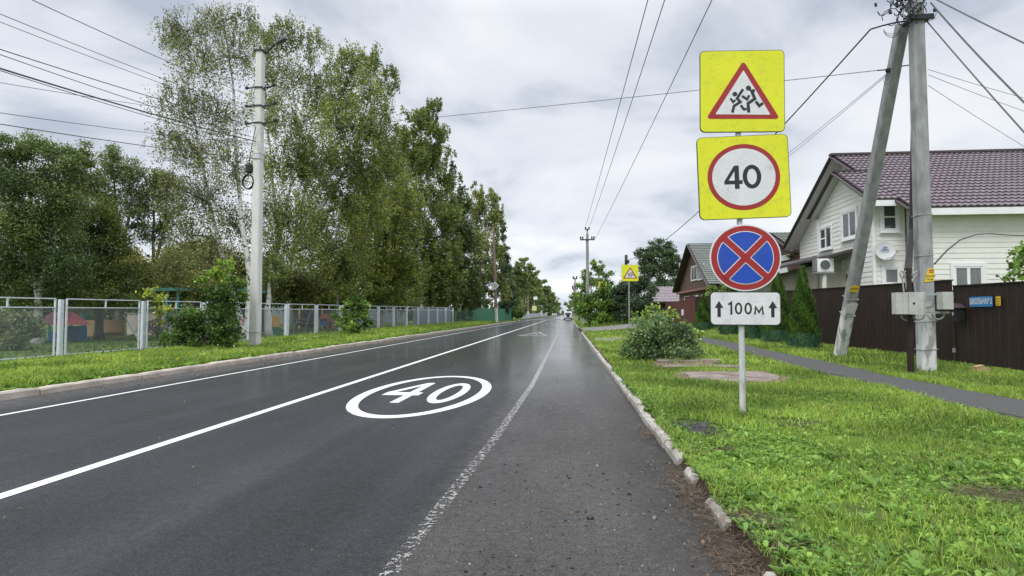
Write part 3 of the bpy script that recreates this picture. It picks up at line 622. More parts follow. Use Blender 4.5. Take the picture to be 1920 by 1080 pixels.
for (a, b, d, n, s_) in ((1620, 960, 3.7, 120, .2), (1480, 1010, 3.2, 160, .12), (1700, 830, 5.0, 160, .3), (1350, 850, 5.4, 160, .15), (1875, 905, 4.0, 700, .2), (1400, 960, 3.6, 200, .15), (1500, 770, 6.6, 150, .2), (1290, 690, 14, 120, .8)):
    q = onG(a, b, d); stalks(rng.normal(q.x, s_, n), rng.normal(q.y, s_*.7, n), .09, .004, q.z+.005, 'dry_grass', 'dry cut grass lying on a bare spot of the verge')

# ------------------------------------------------------------------ trees and shrubs
def leafcloud(C, s_, c_lo, c_hi, tone, name, parent, squash=.0, mat=None, aspect=.68):
    n = len(C); a = rng.normal(0, 1, (n, 3)); a /= np.linalg.norm(a, axis=1)[:, None]
    b = rng.normal(0, 1, (n, 3)); b -= a*(a*b).sum(1)[:, None]; b /= np.linalg.norm(b, axis=1)[:, None]
    sz = (s_*rng.uniform(.6, 1.35, n))[:, None]; u = a*sz/2; v = b*sz/2*aspect
    V = np.stack([C-u, C+v*1.0-u*.1, C+u, C-v-u*.1], 1).reshape(-1, 3)
    t = np.clip(tone+rng.normal(0, .27, n), 0, 1.15)[:, None]; c = (np.array(c_lo)*(1-t)+np.array(c_hi)*t*1.15)*np.array((1.95, 1.75, 1.7))
    c *= rng.uniform(.72, 1.28, (n, 1)); yl = rng.random(n) < .03; c[yl] = c[yl]*np.array((2.2, 1.5, .8))
    return npmesh(name, V, np.arange(4*n).reshape(-1, 4), mat or LEAF, np.repeat(c, 4, 0), parent)
def bez(a, b, lift, n=5, jit=0.0):
    out = []; a = Vector(a); b = Vector(b); mid = (a+b)/2+Vector((0, 0, lift))
    for i in range(n+1):
        t = i/n; p = a*(1-t)**2+mid*2*t*(1-t)+b*t*t
        if 0 < i < n: p += Vector([random.uniform(-jit, jit) for _ in range(3)])
        out.append(p)
    return out
def tree(name, label, base, blobs, trunks, tr=.16, leaf=5.0, dens=1.6, lo=(.03, .06, .012), hi=(.11, .17, .035), kind='round', bk=None, group=None, cat='tree', d=30, thick=1.0, limb=True, mat=None, clump=1.0):
    bx, by = base; b0 = onG(bx, by, d); t = thing(name, b0, label, cat, group); s = d/F; bk = bk or bark
    if leaf < 5.6 and d > 22: leaf *= .8; dens *= 1.15 if kind == 'birch' else 1.0
    cen = []
    for q in blobs:
        px, py, rx, ry = q[:4]; dd = q[4] if len(q) > 4 else random.uniform(-.6, .6)*rx*s*thick
        cen.append((P(px, py, d+dd), rx*s, ry*s))
    tm = MB(); paths = []
    for tp in trunks:
        pts = [b0+Vector((0, 0, -.1))]+[P(a, b, d) for a, b in tp]
        pts2 = []
        for i in range(len(pts)-1):
            for j in range(4): pts2.append(pts[i]+(pts[i+1]-pts[i])*j/4+Vector((random.uniform(-.04, .04), random.uniform(-.04, .04), 0))*(1 if i+j else 0))
        pts2.append(pts[-1]); n = len(pts2)
        rr = [tr*(1-.86*i/(n-1))*(1.35 if i == 0 else 1) for i in range(n)]; tm.tube(pts2, rr, 8); paths += list(zip(pts2, rr))
    tm.build('trunk', bk, t, smooth=True)
    lm = MB(); leaves = []; tones = []
    for c, rx, ry in cen:
        if limb:
            best = min(paths, key=lambda q: (q[0]-c).length+(3 if q[0].z > c.z-ry*.2 else 0)*1.0)
            r0 = min(best[1]*.75, .035+.03*(best[0]-c).length); pth = bez(best[0], c, (best[0]-c).length*.12, 6, .06*rx); lm.tube(pth, [r0*(1-.75*i/6) for i in range(7)], 5)
        rx *= 1.1; ry *= 1.08; area = math.pi*rx*ry/(s*s); k = max(7, int(area/(140*clump))); nl = int(2.7*dens*area/(leaf*leaf*.32)); per = max(3, nl//k)
        ctone = random.gauss(.5, .16)
        for i in range(k):
            v = Vector([random.gauss(0, 1) for _ in range(3)]).normalized()*(random.random()**.42)
            e = c+Vector((v.x*rx, v.y*rx*thick, v.z*ry))
            st = c+Vector((v.x*rx*.45+random.gauss(0, rx*.1), v.y*rx*.45, -ry*.22+v.z*ry*.4))
            pth = bez(st, e, rx*.1, 3, .04*rx); w0 = .0002*d+(.007 if kind == 'birch' else .003)
            lm.tube(pth, [w0*1.6, w0*1.1, w0*.8, w0*.4], 3, False)
            ct = ctone+random.gauss(0, .17); sg = .165*math.sqrt(rx*ry)*clump**.5+.04
            if kind == 'birch':
                ns = 3
                for q in range(ns):
                    ln = random.uniform(.4, 1.0)*min(1.8, .55*ry+.35); o = e+Vector((random.gauss(0, sg), random.gauss(0, sg), random.gauss(0, sg*.6)))
                    m_ = max(2, per//ns); tt = rng.random(m_); dx = random.uniform(-.25, .25); P_ = np.array(o)[None]+np.stack([dx*tt+rng.normal(0, sg*.35, m_), rng.normal(0, sg*.35, m_), -ln*tt], 1)
                    leaves.append(P_); tones.append(np.full(m_, ct))
            else:
                P_ = np.array(e)[None]+rng.normal(0, 1, (per, 3))*np.array([sg, sg, sg*.75])[None]
                leaves.append(P_); tones.append(np.full(per, ct))
    lm.build('limbs', bk if bk is not birch else twigm, t)
    leafcloud(np.concatenate(leaves), leaf*s, lo, hi, np.concatenate(tones), 'crown', t, mat=mat)
    return t
OL, OH = (.04, .068, .014), (.17, .215, .06)                         # birch olive
# left: the tall thin birch, then the ones in the middle, then the hanging dense ones
tree('birch_tree', 'tall thin leafed birch, leftmost birch, white trunk showing left of the concrete lamp pole', (462, 625),
     [(345, 55, 42, 40), (405, 35, 35, 38), (450, 25, 32, 30), (375, 105, 48, 45), (325, 60, 30, 28), (440, 95, 36, 45), (335, 185, 42, 45), (405, 200, 50, 55), (315, 255, 32, 35), (365, 280, 50, 50), (430, 300, 38, 50), (325, 350, 34, 40), (385, 370, 50, 50), (440, 420, 38, 50), (350, 440, 45, 45), (400, 490, 50, 45), (320, 500, 38, 40)],
     [[(470, 540), (455, 420), (440, 260), (436, 150), (418, 30)], [(440, 560), (400, 420), (375, 280), (345, 120)]], .17, 3.9, .46, OL, (.15, .18, .075), 'birch', birch, 'birches behind the playground fence', d=30, clump=.7)
tree('birch_tree', 'airy birch whose top rises right behind the concrete lamp pole', (500, 625),
     [(500, 65, 34, 38), (545, 60, 32, 34), (592, 80, 28, 30), (525, 125, 42, 45), (590, 150, 40, 45), (500, 190, 34, 45), (555, 225, 50, 50), (520, 300, 45, 50), (575, 310, 45, 50), (510, 390, 40, 50), (560, 400, 45, 50), (520, 470, 45, 45)],
     [[(505, 540), (520, 430), (503, 250), (525, 110)], [(512, 520), (545, 350), (575, 200)]], .19, 4.0, .66, OL, OH, 'birch', birch, 'birches behind the playground fence', d=37, clump=.75)
tree('birch_tree', 'broad birch with a leaning fork, tallest crown right of the lamp pole', (545, 628),
     [(650, 115, 36, 38), (690, 105, 28, 28), (630, 165, 38, 45), (700, 165, 38, 42), (733, 145, 14, 30), (640, 235, 50, 50), (705, 240, 42, 48), (600, 290, 40, 45), (665, 310, 52, 50), (725, 310, 38, 45), (620, 370, 50, 50), (690, 390, 50, 50), (580, 440, 45, 48), (640, 460, 50, 50), (590, 520, 50, 35), (650, 530, 45, 30), (560, 545, 45, 22), (610, 558, 40, 16)],
     [[(540, 540), (545, 470), (610, 380), (665, 290), (700, 150)], [(545, 500), (560, 400), (620, 200)]], .2, 4.2, .95, OL, OH, 'birch', birch, 'birches behind the playground fence', d=43, clump=.8)
tree('birch_tree', 'dense weeping birch hanging low over the fence, behind the small bush', (715, 615),
     [(735, 270, 28, 40), (700, 350, 42, 45), (745, 370, 42, 50), (690, 420, 48, 50), (740, 440, 45, 50), (680, 490, 48, 40), (735, 505, 50, 40), (700, 540, 50, 28), (640, 545, 32, 22), (690, 560, 50, 16), (740, 555, 40, 18)],
     [[(718, 540), (725, 420), (735, 280)]], .2, 4.5, 1.6, (.035, .06, .012), (.15, .19, .04), 'birch', birch, 'birches behind the playground fence', d=52)
tree('birch_tree', 'bright leafed birch with a pointed drooping top nearest the middle of the road row', (790, 610),
     [(812, 205, 22, 25), (785, 235, 30, 35), (825, 250, 18, 42), (765, 290, 32, 42), (810, 300, 34, 42), (845, 330, 16, 34), (780, 360, 40, 45), (830, 380, 32, 50), (770, 430, 40, 48), (820, 450, 42, 48), (780, 500, 45, 38), (830, 520, 42, 35), (790, 548, 45, 24), (830, 555, 36, 20)],
     [[(792, 540), (795, 420), (810, 220)]], .22, 4.5, 1.6, (.03, .05, .012), (.11, .155, .04), 'birch', birch, 'birches behind the playground fence', d=66)
tree('leafy_tree', 'dark broadleaf tree with bare low boughs between the two pale birch crowns', (868, 605),
     [(865, 375, 22, 28), (855, 420, 30, 40), (875, 460, 28, 40), (845, 490, 32, 35), (870, 520, 40, 35), (845, 550, 36, 24), (885, 555, 28, 22)],
     [[(868, 540), (866, 440), (865, 380)]], .25, 4.6, 1.6, (.022, .04, .012), (.075, .11, .03), 'round', None, 'roadside trees on the left', d=73)
tree('birch_tree', 'pale thin birch beside the wooden pole with the diamond sign', (905, 602),
     [(895, 370, 20, 26), (928, 365, 18, 22), (905, 410, 24, 36), (935, 410, 12, 36), (900, 460, 26, 38), (932, 470, 16, 38), (905, 510, 28, 32), (935, 530, 18, 30), (905, 555, 30, 22)],
     [[(908, 540), (912, 450), (918, 370)]], .25, 4.4, 1.4, (.04, .065, .02), (.17, .21, .07), 'birch', birch, 'roadside trees on the left', d=86)
tree('spruce_tree', 'narrow dark spruce right of the wooden pole', (948, 596),
     [(942, 440, 6, 22), (944, 475, 10, 22), (946, 505, 14, 20), (948, 535, 16, 20), (950, 565, 18, 18)],
     [[(948, 520), (943, 420)]], .22, 4.2, 2.0, (.012, .028, .016), (.035, .065, .035), 'round', None, 'roadside trees on the left', d=98, thick=1)
far = [(956, 520, 18, 36), (970, 500, 18, 36), (984, 500, 16, 36), (995, 512, 16, 34), (1005, 522, 15, 34), (1014, 530, 14, 32), (1022, 540, 13, 28), (1030, 550, 12, 24), (1037, 558, 10, 20), (1044, 566, 8, 16)]
fl = ['leafy tree just behind the narrow spruce', 'tree with the highest top of the far left row', 'tree left of the crossing sign', 'tree right behind the crossing sign', 'tree right of the crossing sign and its grey box', 'tree behind the pair of white boards', 'tree just right of the pair of white boards', 'third tree from the road end on the left', 'last but one tree of the left row', 'farthest tree of the left row at the road end']
for (a, b, rx, ry), lb in zip(far, fl):
    tree('roadside_tree', lb, (a, 594), [(a, b, rx*.6, ry*.5), (a-rx*.35, b+ry*.5, rx*.75, ry*.6), (a+rx*.4, b+ry*.6, rx*.65, ry*.6), (a, b+ry*1.1, rx*1.05, ry*.65), (a-rx*.2, 582, rx, 10)], [[(a, b+ry), (a, b)]], .18, 3.3, 1.7, (.03, .055, .018), (.11, .165, .05), 'round', None, 'roadside trees on the left', d=9.8*1100/(1063-a)*1.03, clump=.5)
# left mass: old apples, poplar, thin trees
DK, DH = (.018, .038, .012), (.085, .13, .04)
tree('apple_tree', 'dark old tree at the left edge with crooked bare twigs above its crown', (70, 640),
     [(28, 285, 30, 28), (75, 280, 32, 28), (115, 305, 30, 28), (5, 330, 40, 40), (55, 345, 50, 45), (110, 360, 42, 42), (20, 420, 55, 50), (90, 430, 55, 50), (40, 500, 60, 45), (110, 505, 50, 42), (20, 550, 50, 28), (90, 555, 50, 25)],
     [[(72, 560), (60, 440), (50, 300)], [(70, 560), (100, 440), (110, 310)]], .18, 4.8, 1.9, DK, DH, 'round', birch, 'dark trees at the left', d=24)
tree('apple_tree', 'wide dark tree with yellowish fruit behind the playhouse, second from the left edge', (185, 632),
     [(155, 295, 24, 26), (150, 350, 36, 36), (180, 400, 40, 38), (150, 440, 46, 44), (205, 460, 40, 36), (165, 510, 55, 40), (225, 520, 45, 35), (180, 552, 60, 26), (240, 550, 40, 24)],
     [[(185, 560), (170, 430), (158, 310)]], .2, 4.8, 1.8, DK, (.1, .13, .035), 'round', None, 'dark trees at the left', d=28)
tree('poplar_tree', 'upright poplar with a split crown against the sky left of the birches', (222, 620),
     [(205, 300, 24, 26), (232, 315, 26, 28), (200, 345, 26, 32), (245, 360, 26, 32), (215, 395, 28, 30), (255, 410, 20, 24)],
     [[(224, 520), (218, 400), (212, 300)], [(224, 520), (240, 410), (250, 340)]], .2, 4.4, 1.2, (.03, .055, .02), (.1, .14, .05), 'round', None, 'dark trees at the left', d=38)
tree('poplar_tree', 'thin poplar whose fan of bare branches shows sky, between the split poplar and the birch', (285, 620),
     [(285, 340, 26, 28), (312, 345, 24, 30), (275, 385, 26, 28), (320, 400, 26, 32), (300, 440, 30, 26)],
     [[(286, 520), (288, 430), (285, 340)], [(286, 520), (310, 420), (315, 350)]], .18, 4.4, 1.1, (.03, .05, .018), (.1, .135, .05), 'round', None, 'dark trees at the left', d=40)
tree('hazel_bush', 'yellowish green bushy tree over the turquoise shelter', (300, 618),
     [(255, 500, 32, 30), (300, 500, 36, 32), (345, 490, 36, 34), (270, 545, 40, 24), (330, 535, 45, 28), (390, 530, 40, 34), (385, 480, 34, 34)],
     [[(300, 560), (310, 500)]], .12, 4.8, 1.7, (.03, .045, .01), (.15, .16, .035), 'round', None, 'dark trees at the left', d=33)
tree('hazel_bush', 'dark understory tree below the birches, left of the lamp pole', (440, 615),
     [(430, 510, 36, 36), (470, 520, 36, 34), (510, 520, 36, 34), (440, 550, 45, 24), (520, 548, 50, 22), (570, 545, 45, 26)],
     [[(442, 560), (450, 510)]], .12, 4.8, 1.9, (.018, .03, .009), (.075, .09, .02), 'round', None, 'dark trees at the left', d=38)
# distant wood closing the left and the end of the street
for i, (x0, x1, yt, d_, lb) in enumerate(((-120, 470, 470, 75, 'far wood behind the playground, left of the pole'), (470, 900, 480, 85, 'far wood behind the birches'), (885, 1005, 552, 190, 'far wood behind the green fence and the crossing'), (1035, 1075, 566, 420, 'far wood closing the end of the road'), (1120, 2300, 556, 130, 'far wood behind the houses'))):
    pts = []
    n_ = int((x1-x0)*(600-yt)/3.0)
    px = rng.uniform(x0, x1, n_); top = yt+18*np.sin(px*.05)+12*np.sin(px*.13+1)+8*np.sin(px*.31); py = top+(607-top)*rng.random(n_)**.65; dd = d_*(1+rng.uniform(0, .18, n_))
    C = np.array([P(a, b, c) for a, b, c in zip(px, py, dd)])
    o = leafcloud(C, d_/F*7, (.015, .03, .01), (.06, .09, .025), .5+.3*np.sin(px*.11), 'distant_wood', None, aspect=.8); tag(o, lb, 'wood', kind='stuff')
# right side trees
tree('maple_bush', 'big bright green bush tree in front of the T shaped power pole', (1105, 602),
     [(1094, 548, 16, 22, 11), (1106, 530, 20, 22, 12), (1128, 540, 16, 9, -2), (1132, 522, 22, 16, 11), (1150, 555, 24, 26, 0), (1112, 566, 32, 22, 0), (1093, 574, 15, 18, 1), (1125, 582, 36, 20, -1), (1155, 585, 24, 18, 0), (1120, 510, 12, 12, 11), (1113, 492, 6, 12, 12), (1128, 500, 5, 14, 11), (1097, 514, 8, 12, 12)],
     [[(1106, 570), (1110, 520)], [(1110, 570), (1128, 500)]], .1, 4.6, 1.9, (.02, .05, .01), (.11, .2, .033), 'round', None, 'trees on the right', d=54)
tree('shade_tree', 'dark low tree right behind the nearer yellow children sign', (1190, 606),
     [(1170, 545, 20, 26), (1190, 530, 24, 20), (1210, 545, 22, 24), (1185, 570, 30, 26), (1210, 578, 28, 22), (1165, 578, 18, 20), (1195, 592, 34, 14)],
     [[(1190, 575), (1190, 530)]], .14, 4.4, 2.2, (.012, .026, .014), (.04, .07, .035), 'round', None, 'trees on the right', d=52)
tree('round_tree', 'large round dark tree behind the shed roof', (1238, 592),
     [(1238, 465, 24, 18), (1215, 480, 22, 22), (1262, 480, 20, 20), (1235, 500, 34, 26), (1208, 510, 18, 20), (1268, 508, 16, 20), (1240, 530, 34, 18)],
     [[(1238, 550), (1236, 500), (1238, 460)]], .3, 4.0, 1.9, (.018, .035, .016), (.06, .1, .045), 'round', None, 'trees on the right', d=82, clump=.7)
tree('roadside_tree', 'thin pale tree at the road end, left of the bright bush', (1086, 594),
     [(1076, 560, 9, 14), (1068, 573, 8, 8), (1080, 572, 8, 12), (1084, 556, 8, 12)], [[(1084, 575), (1078, 555)]], .15, 3.6, 1.2, (.04, .07, .03), (.15, .22, .09), 'round', None, 'trees on the right', d=100)
tree('elder_tree', 'green tree peeping over the fence behind the no stopping sign', (1345, 600),
     [(1345, 552, 18, 14), (1380, 545, 24, 20), (1425, 545, 22, 18), (1330, 565, 12, 10)], [[(1350, 580), (1380, 545)]], .1, 4.8, 1.8, (.03, .06, .015), (.12, .2, .045), 'round', None, 'trees on the right', d=42)
tree('garden_tree', 'leafy fruit tree branch reaching over the dark fence at the right edge', (1935, 640),
     [(1915, 475, 18, 16), (1900, 500, 18, 12), (1935, 480, 24, 26), (1945, 520, 30, 24), (1905, 518, 22, 9), (1960, 450, 22, 24)], [[(1938, 560), (1930, 480)], [(1930, 560), (1870, 515)]], .05, 9, 1.0, (.03, .065, .015), (.12, .22, .04), 'round', None, 'trees on the right', d=14.5, thick=.8)
tree('vine_bush', 'small dark climber between the wooden house and the white house', (1495, 560),
     [(1488, 478, 12, 5), (1500, 484, 8, 7)], [[(1496, 500), (1492, 480)]], .05, 4.5, 1.6, (.03, .05, .015), (.1, .15, .04), 'round', None, 'trees on the right', d=36)
# shrubs standing in the verges
tree('rose_bush', 'wide bluish green bush on the right verge in front of the slabs', (1238, 672),
     [(1205, 640, 32, 26), (1245, 645, 40, 26), (1280, 655, 30, 18), (1225, 615, 34, 24), (1262, 625, 30, 24), (1190, 655, 22, 16), (1240, 662, 60, 12)],
     [[(1238, 640), (1225, 600)], [(1240, 650), (1270, 620)]], .02, 5.0, 1.7, (.022, .048, .02), (.1, .175, .068), 'round', twigm, 'shrubs on the verges', 'shrub', d=15.3, clump=.55)
tree('sapling_shoots', 'pale yellow green shoots sticking up out of the bluish bush', (1246, 668),
     [(1205, 590, 14, 12), (1222, 578, 12, 10), (1240, 595, 16, 14), (1262, 590, 12, 9), (1285, 610, 16, 8), (1188, 602, 14, 6), (1300, 628, 14, 7), (1222, 605, 20, 14)],
     [[(1225, 620), (1215, 580)], [(1245, 625), (1262, 590)], [(1260, 640), (1298, 615)]], .014, 6.6, 1.1, (.05, .1, .02), (.17, .26, .055), 'round', twigm, 'shrubs on the verges', 'shrub', d=15.8, clump=.6)
tree('maple_shrub', 'large dark green maple shrub with light tips left of the lamp pole', (375, 660),
     [(345, 612, 30, 28), (378, 604, 30, 30), (338, 636, 28, 20), (385, 640, 38, 22), (422, 610, 26, 32), (415, 572, 26, 26), (432, 545, 18, 22), (400, 548, 22, 22), (426, 636, 24, 20)],
     [[(378, 620), (400, 560)], [(385, 630), (430, 560)]], .03, 4.6, 1.6, (.012, .032, .008), (.065, .13, .022), 'round', twigm, 'shrubs on the verges', 'shrub', d=20.3, clump=.8)
tree('maple_shrub', 'pale yellow green top shoots of a young maple beside the lamp pole', (402, 655),
     [(380, 522, 12, 10), (405, 508, 12, 14), (432, 498, 12, 12), (445, 528, 14, 12), (412, 492, 7, 8), (425, 520, 16, 14), (455, 552, 10, 16)],
     [[(402, 560), (408, 500)], [(410, 570), (440, 520)]], .02, 6.5, 1.3, (.05, .1, .015), (.18, .29, .045), 'round', twigm, 'shrubs on the verges', 'shrub', d=20.6, clump=.5)
tree('ash_sapling', 'thin yellow green sapling poking through the fence left of the maple shrub', (300, 652),
     [(282, 548, 12, 9), (300, 560, 14, 9), (292, 580, 10, 10), (312, 578, 12, 7), (300, 598, 9, 9)], [[(300, 600), (292, 545)]], .012, 5.5, .8, (.08, .13, .015), (.24, .29, .045), 'round', twigm, 'shrubs on the verges', 'shrub', d=20.2, clump=.5)
tree('maple_shrub', 'young maple shrub standing alone against the fence right of the lamp pole', (660, 630),
     [(668, 562, 10, 14), (655, 575, 16, 14), (672, 580, 16, 16), (648, 595, 20, 14), (675, 600, 20, 16), (660, 612, 28, 12), (682, 588, 8, 8)],
     [[(662, 600), (666, 560)]], .03, 5.5, 1.7, (.02, .05, .01), (.1, .185, .032), 'round', twigm, 'shrubs on the verges', 'shrub', d=31, clump=.7)
tree('willow_bush', 'rounded grey green bush beside the far green fence', (966, 600), [(966, 578, 13, 12), (960, 588, 15, 9), (975, 586, 11, 10), (968, 566, 8, 6)], [[(966, 590), (966, 570)]], .05, 4.2, 1.8, (.04, .07, .02), (.14, .22, .07), 'round', twigm, 'shrubs on the verges', 'shrub', d=103)
tree('cut_bush', 'low hanging dark bush by the grey marker post', (1105, 603), [(1102, 592, 14, 8), (1130, 594, 22, 8), (1094, 588, 9, 8)], [[(1105, 598), (1100, 590)]], .05, 4.6, 1.8, (.025, .06, .012), (.1, .19, .035), 'round', twigm, 'shrubs on the verges', 'shrub', d=53)
# thujas with green netting round the foot
TH = [(19.5, 2.62, .5, 'tall cone thuja with netting at its foot, nearest the leaning strut'), (22.1, 2.6, .58, 'cone thuja half hidden by the 100 m plate, second from the strut'), (24.9, 2.4, .45, 'cone thuja just right of the road sign post'), (28.2, 2.2, .5, 'cone thuja just left of the road sign post'), (33.2, 2.0, .55, 'small farthest thuja with netting, seen left of the 100 m plate')]
for i, (Y, hh, rr, lb) in enumerate(TH):
    x = 7.5 if i != 1 else 7.62; b0 = Vector((x, Y, ground(x, Y))); t = thing('thuja', b0, lb, 'conifer', 'thujas along the brown fence')
    n = 16000 if i < 2 else 8000; u = rng.random(n); z = hh*(.02+.98*u**1.25); prof = rr*np.clip(1.15*(1-(z/hh))**.8, .0, 1)*np.clip(.7+z/hh*1.6, 0, 1)
    a = rng.uniform(0, 2*np.pi, n); rad = prof*(rng.random(n)**.4)*(1+.10*np.sin(a*5+z*3)+.09*np.sin(a*9-z*13)+.07*np.sin(a*14+z*21))+rng.normal(0, .025, n)
    C = np.stack([b0.x+rad*np.cos(a), b0.y+rad*np.sin(a), b0.z+z], 1)
    # upright sprays
    th = a+rng.normal(0, .5, n); s_ = (.055 if i < 2 else .08)*rng.uniform(.6, 1.3, n); sd = np.stack([-np.sin(th), np.cos(th), np.zeros(n)], 1)*s_[:, None]*.35
    upv = np.stack([np.cos(a)*.35, np.sin(a)*.35, np.ones(n)], 1)*s_[:, None]*1.1
    V = np.stack([C-upv*.5, C+sd, C+upv*.7, C-sd], 1).reshape(-1, 3); tn = np.clip(.5+.3*np.sin(a*3+z*6)+rng.normal(0, .25, n), 0, 1)[:, None]
    c = np.array((.02, .055, .012))*(1-tn)+np.array((.14, .25, .042))*tn; npmesh('foliage', V, np.arange(4*n).reshape(-1, 4), LEAF, np.repeat(c, 4, 0), t)
    MB().tube([b0, b0+Vector((0, 0, hh*.8))], [.05, .01], 6).build('trunk', bark, t)
    vs = []; K = 28
    for j in range(4):
        for q in range(K): a_ = 2*math.pi*q/K; r_q = rr*(1.02+.05*math.sin(q*1.7+j)); vs.append((b0.x+r_q*math.cos(a_), b0.y+r_q*math.sin(a_), b0.z+j*.17))
    MB().add(vs, [(j*K+q, j*K+(q+1) % K, (j+1)*K+(q+1) % K, (j+1)*K+q) for j in range(3) for q in range(K)]).build('netting', netm, t)

# ------------------------------------------------------------------ road signs
def sframe(c, yaw=0, roll=0):                                         # u to the right, v up, n towards the drivers
    M = Matrix.Rotation(yaw, 3, 'Z') @ Matrix.Rotation(-roll, 3, 'Y')
    return (Vector(c), M @ Vector((1, 0, 0)), M @ Vector((0, 0, 1)), M @ Vector((0, -1, 0)))
def backplate(outl, fr, name, mat, parent, t=.02): return MB().prism(outl, fr, -t, 0).build(name, mat, parent)
def children_sign(fr, S, parent, detail=True):
    o = backplate(rrect(S, S, S*.06), fr, 'sign_board', pm_green, parent, .018)
    MB().prism(rrect(S*.985, S*.985, S*.055), fr, 0, .002).build('yellow_face', sgy, o)
    k = S/940; T = lambda x, y: ((x-530)*k, (565-y)*k)
    A = rpoly([T(545, 215), T(125, 880), T(945, 888)], .035*S, 6); B = rpoly([T(545, 325), T(230, 830), T(840, 840)], .008*S, 6)
    MB().prism(A, fr, .002, .004).build('red_triangle', sgr, o); MB().prism(B, fr, .004, .006).build('white_triangle', sgw, o)
    m = MB(); z0, z1 = .006, .008
    m.prism([(a*k+(447-530)*k, b*k+(565-600)*k) for a, b in circ(27, 16)], fr, z0, z1); m.prism([(a*k+(599-530)*k, b*k+(565-534)*k) for a, b in circ(29, 16)], fr, z0, z1)
    W = 30*k
    for q, (pts, w_) in enumerate(([(538, 545), (468, 655)], 1), ([(462, 640), (508, 692), (438, 735), (418, 812)], 1), ([(398, 648), (428, 692), (452, 668)], .8), ([(512, 728), (545, 775), (577, 772)], .9), ([(668, 562), (632, 566), (668, 655), (592, 708), (600, 812)], 1.1), ([(526, 622), (583, 662), (606, 615)], .85), ([(678, 686), (716, 738), (757, 706)], 1)) if False else enumerate([([(538, 545), (468, 655)], 1), ([(462, 640), (508, 692), (438, 735), (418, 812)], 1), ([(398, 648), (428, 692), (452, 668)], .8), ([(512, 728), (545, 775), (577, 772)], .9), ([(668, 562), (632, 566), (668, 655), (592, 708), (600, 812)], 1.1), ([(526, 622), (583, 662), (606, 615)], .85), ([(678, 686), (716, 738), (757, 706)], 1)]):
        m.stroke([T(*p) for p in pts], W*w_, fr, z0+q*.0003, z1+q*.0003)
    m.build('running_children', sgk, o)
    return o
pm_green = pm('sign_edge', (.05, .07, .05), (.03, .04, .03), 9, .5)
D0 = 7.0
base = onG(1393, 781, D0); post = thing('road_sign_post', base, 'white post with four road signs: children, 40, no stopping and the 100 m plate', 'road sign')
pole_top = P(1388, 110, D0); s0 = D0/F
PN = Vector((0, -1, 0)); ax = Vector((base.x, base.y+.02, 0))
MB().lathe((base.x, base.y, base.z-.1), [(.036, 0), (.036, .9), (.034, 1.0), (.033, pole_top.z-base.z)], 14).build('pole', pm('pole_paint', (.62, .64, .64), (.33, .32, .3), 14, .5, .3, stretch=(1, 1, .25)), post)
def sc_at(px, py, yo=-.05): p = P(px, py, D0); return Vector((p.x, base.y+yo, p.z))
children_sign(sframe(sc_at(1389, 174), R(2), R(-.6)), 157*s0, post)
fr = sframe(sc_at(1391.5, 334, -.055), R(1.5), R(1.6)); S = 168*s0; o = backplate(rrect(S, 157*s0, S*.06), fr, 'sign_board', pm_green, post)
MB().prism(rrect(S*.985, 155*s0, S*.055), fr, 0, .002).build('yellow_face', sgy, o)
MB().prism(circ(66.5*s0, 64, ry=62.5*s0), fr, .002, .004).build('red_ring', sgr, o); MB().prism(circ(58*s0, 64, ry=54*s0), fr, .004, .006).build('white_disc', sgw, o)
m = MB(); u1 = s0
m.prism([(a*u1, b*u1) for a, b in [(-17, 22), (-8.5, 22), (-8.5, -6), (-2.5, -6), (-2.5, -13), (-8.5, -13), (-8.5, -22), (-17, -22), (-17, -13), (-36, -13), (-36, -7)]], fr, .006, .008)
m2 = MB(); m2.prism([(a*u1, b*u1) for a, b in [(-17, 11), (-17, -6.2), (-28, -6.2)]], fr, .008, .009)
m.ring([(a+15*u1, b) for a, b in circ(17*u1, 32, ry=22.5*u1)], [(a+15*u1, b) for a, b in circ(9*u1, 32, ry=15*u1)], fr, .006, .008)
m.build('number', sgk, o); m2.build('number_counter', sgw, o)
fr = sframe(sc_at(1395, 484, -.05), R(1), R(1)); o = backplate(circ(65*s0, 64, ry=62.5*s0), fr, 'sign_board', sgw, post)
q = s0
MB().prism(circ(62.5*q, 64, ry=60*q), fr, 0, .002).build('red_ring', sgr, o); MB().prism(circ(51.5*q, 64, ry=50*q), fr, .002, .004).build('white_disc', sgw, o)
MB().prism(circ(50*q, 64, ry=48.5*q), fr, .004, .006).build('blue_disc', sgb, o)
m = MB(); m2 = MB()
for j, (a, b) in enumerate((((-35, 35), (35, -35)), ((-35, -35), (35, 35)))):
    m.stroke([(a[0]*q*1.0, a[1]*q*.98), (b[0]*q, b[1]*q*.98)], 14.5*q, fr, .006, .0075+j*.0004); m2.stroke([(a[0]*q*1.08, a[1]*q*1.06), (b[0]*q*1.08, b[1]*q*1.06)], 11.5*q, fr, .0075, .0095+j*.0004)
m.build('cross_edge', sgw, o); m2.build('red_cross', sgr, o)
fr = sframe(sc_at(1395, 578.5, -.05), R(1.5), R(-.3)); W_, H_ = 129*s0, 63*s0; o = backplate(rrect(W_, H_, H_*.13), fr, 'sign_board', sgk, post)
MB().prism(rrect(W_*.975, H_*.945, H_*.12), fr, 0, .002).build('white_face', sgw, o)
m = MB()
for cx in (-48, 49.5): m.prism([((cx+a)*u1, (b-1)*u1) for a, b in [(-3, -15), (3, -15), (3, 2), (8, 2), (0, 15), (-8, 2), (-3, 2)]], fr, .002, .004)
m.stroke([(-31*u1, 7*u1), (-25.6*u1, 11*u1), (-25.6*u1, -11.5*u1)], 3.6*u1, fr, .002, .004)
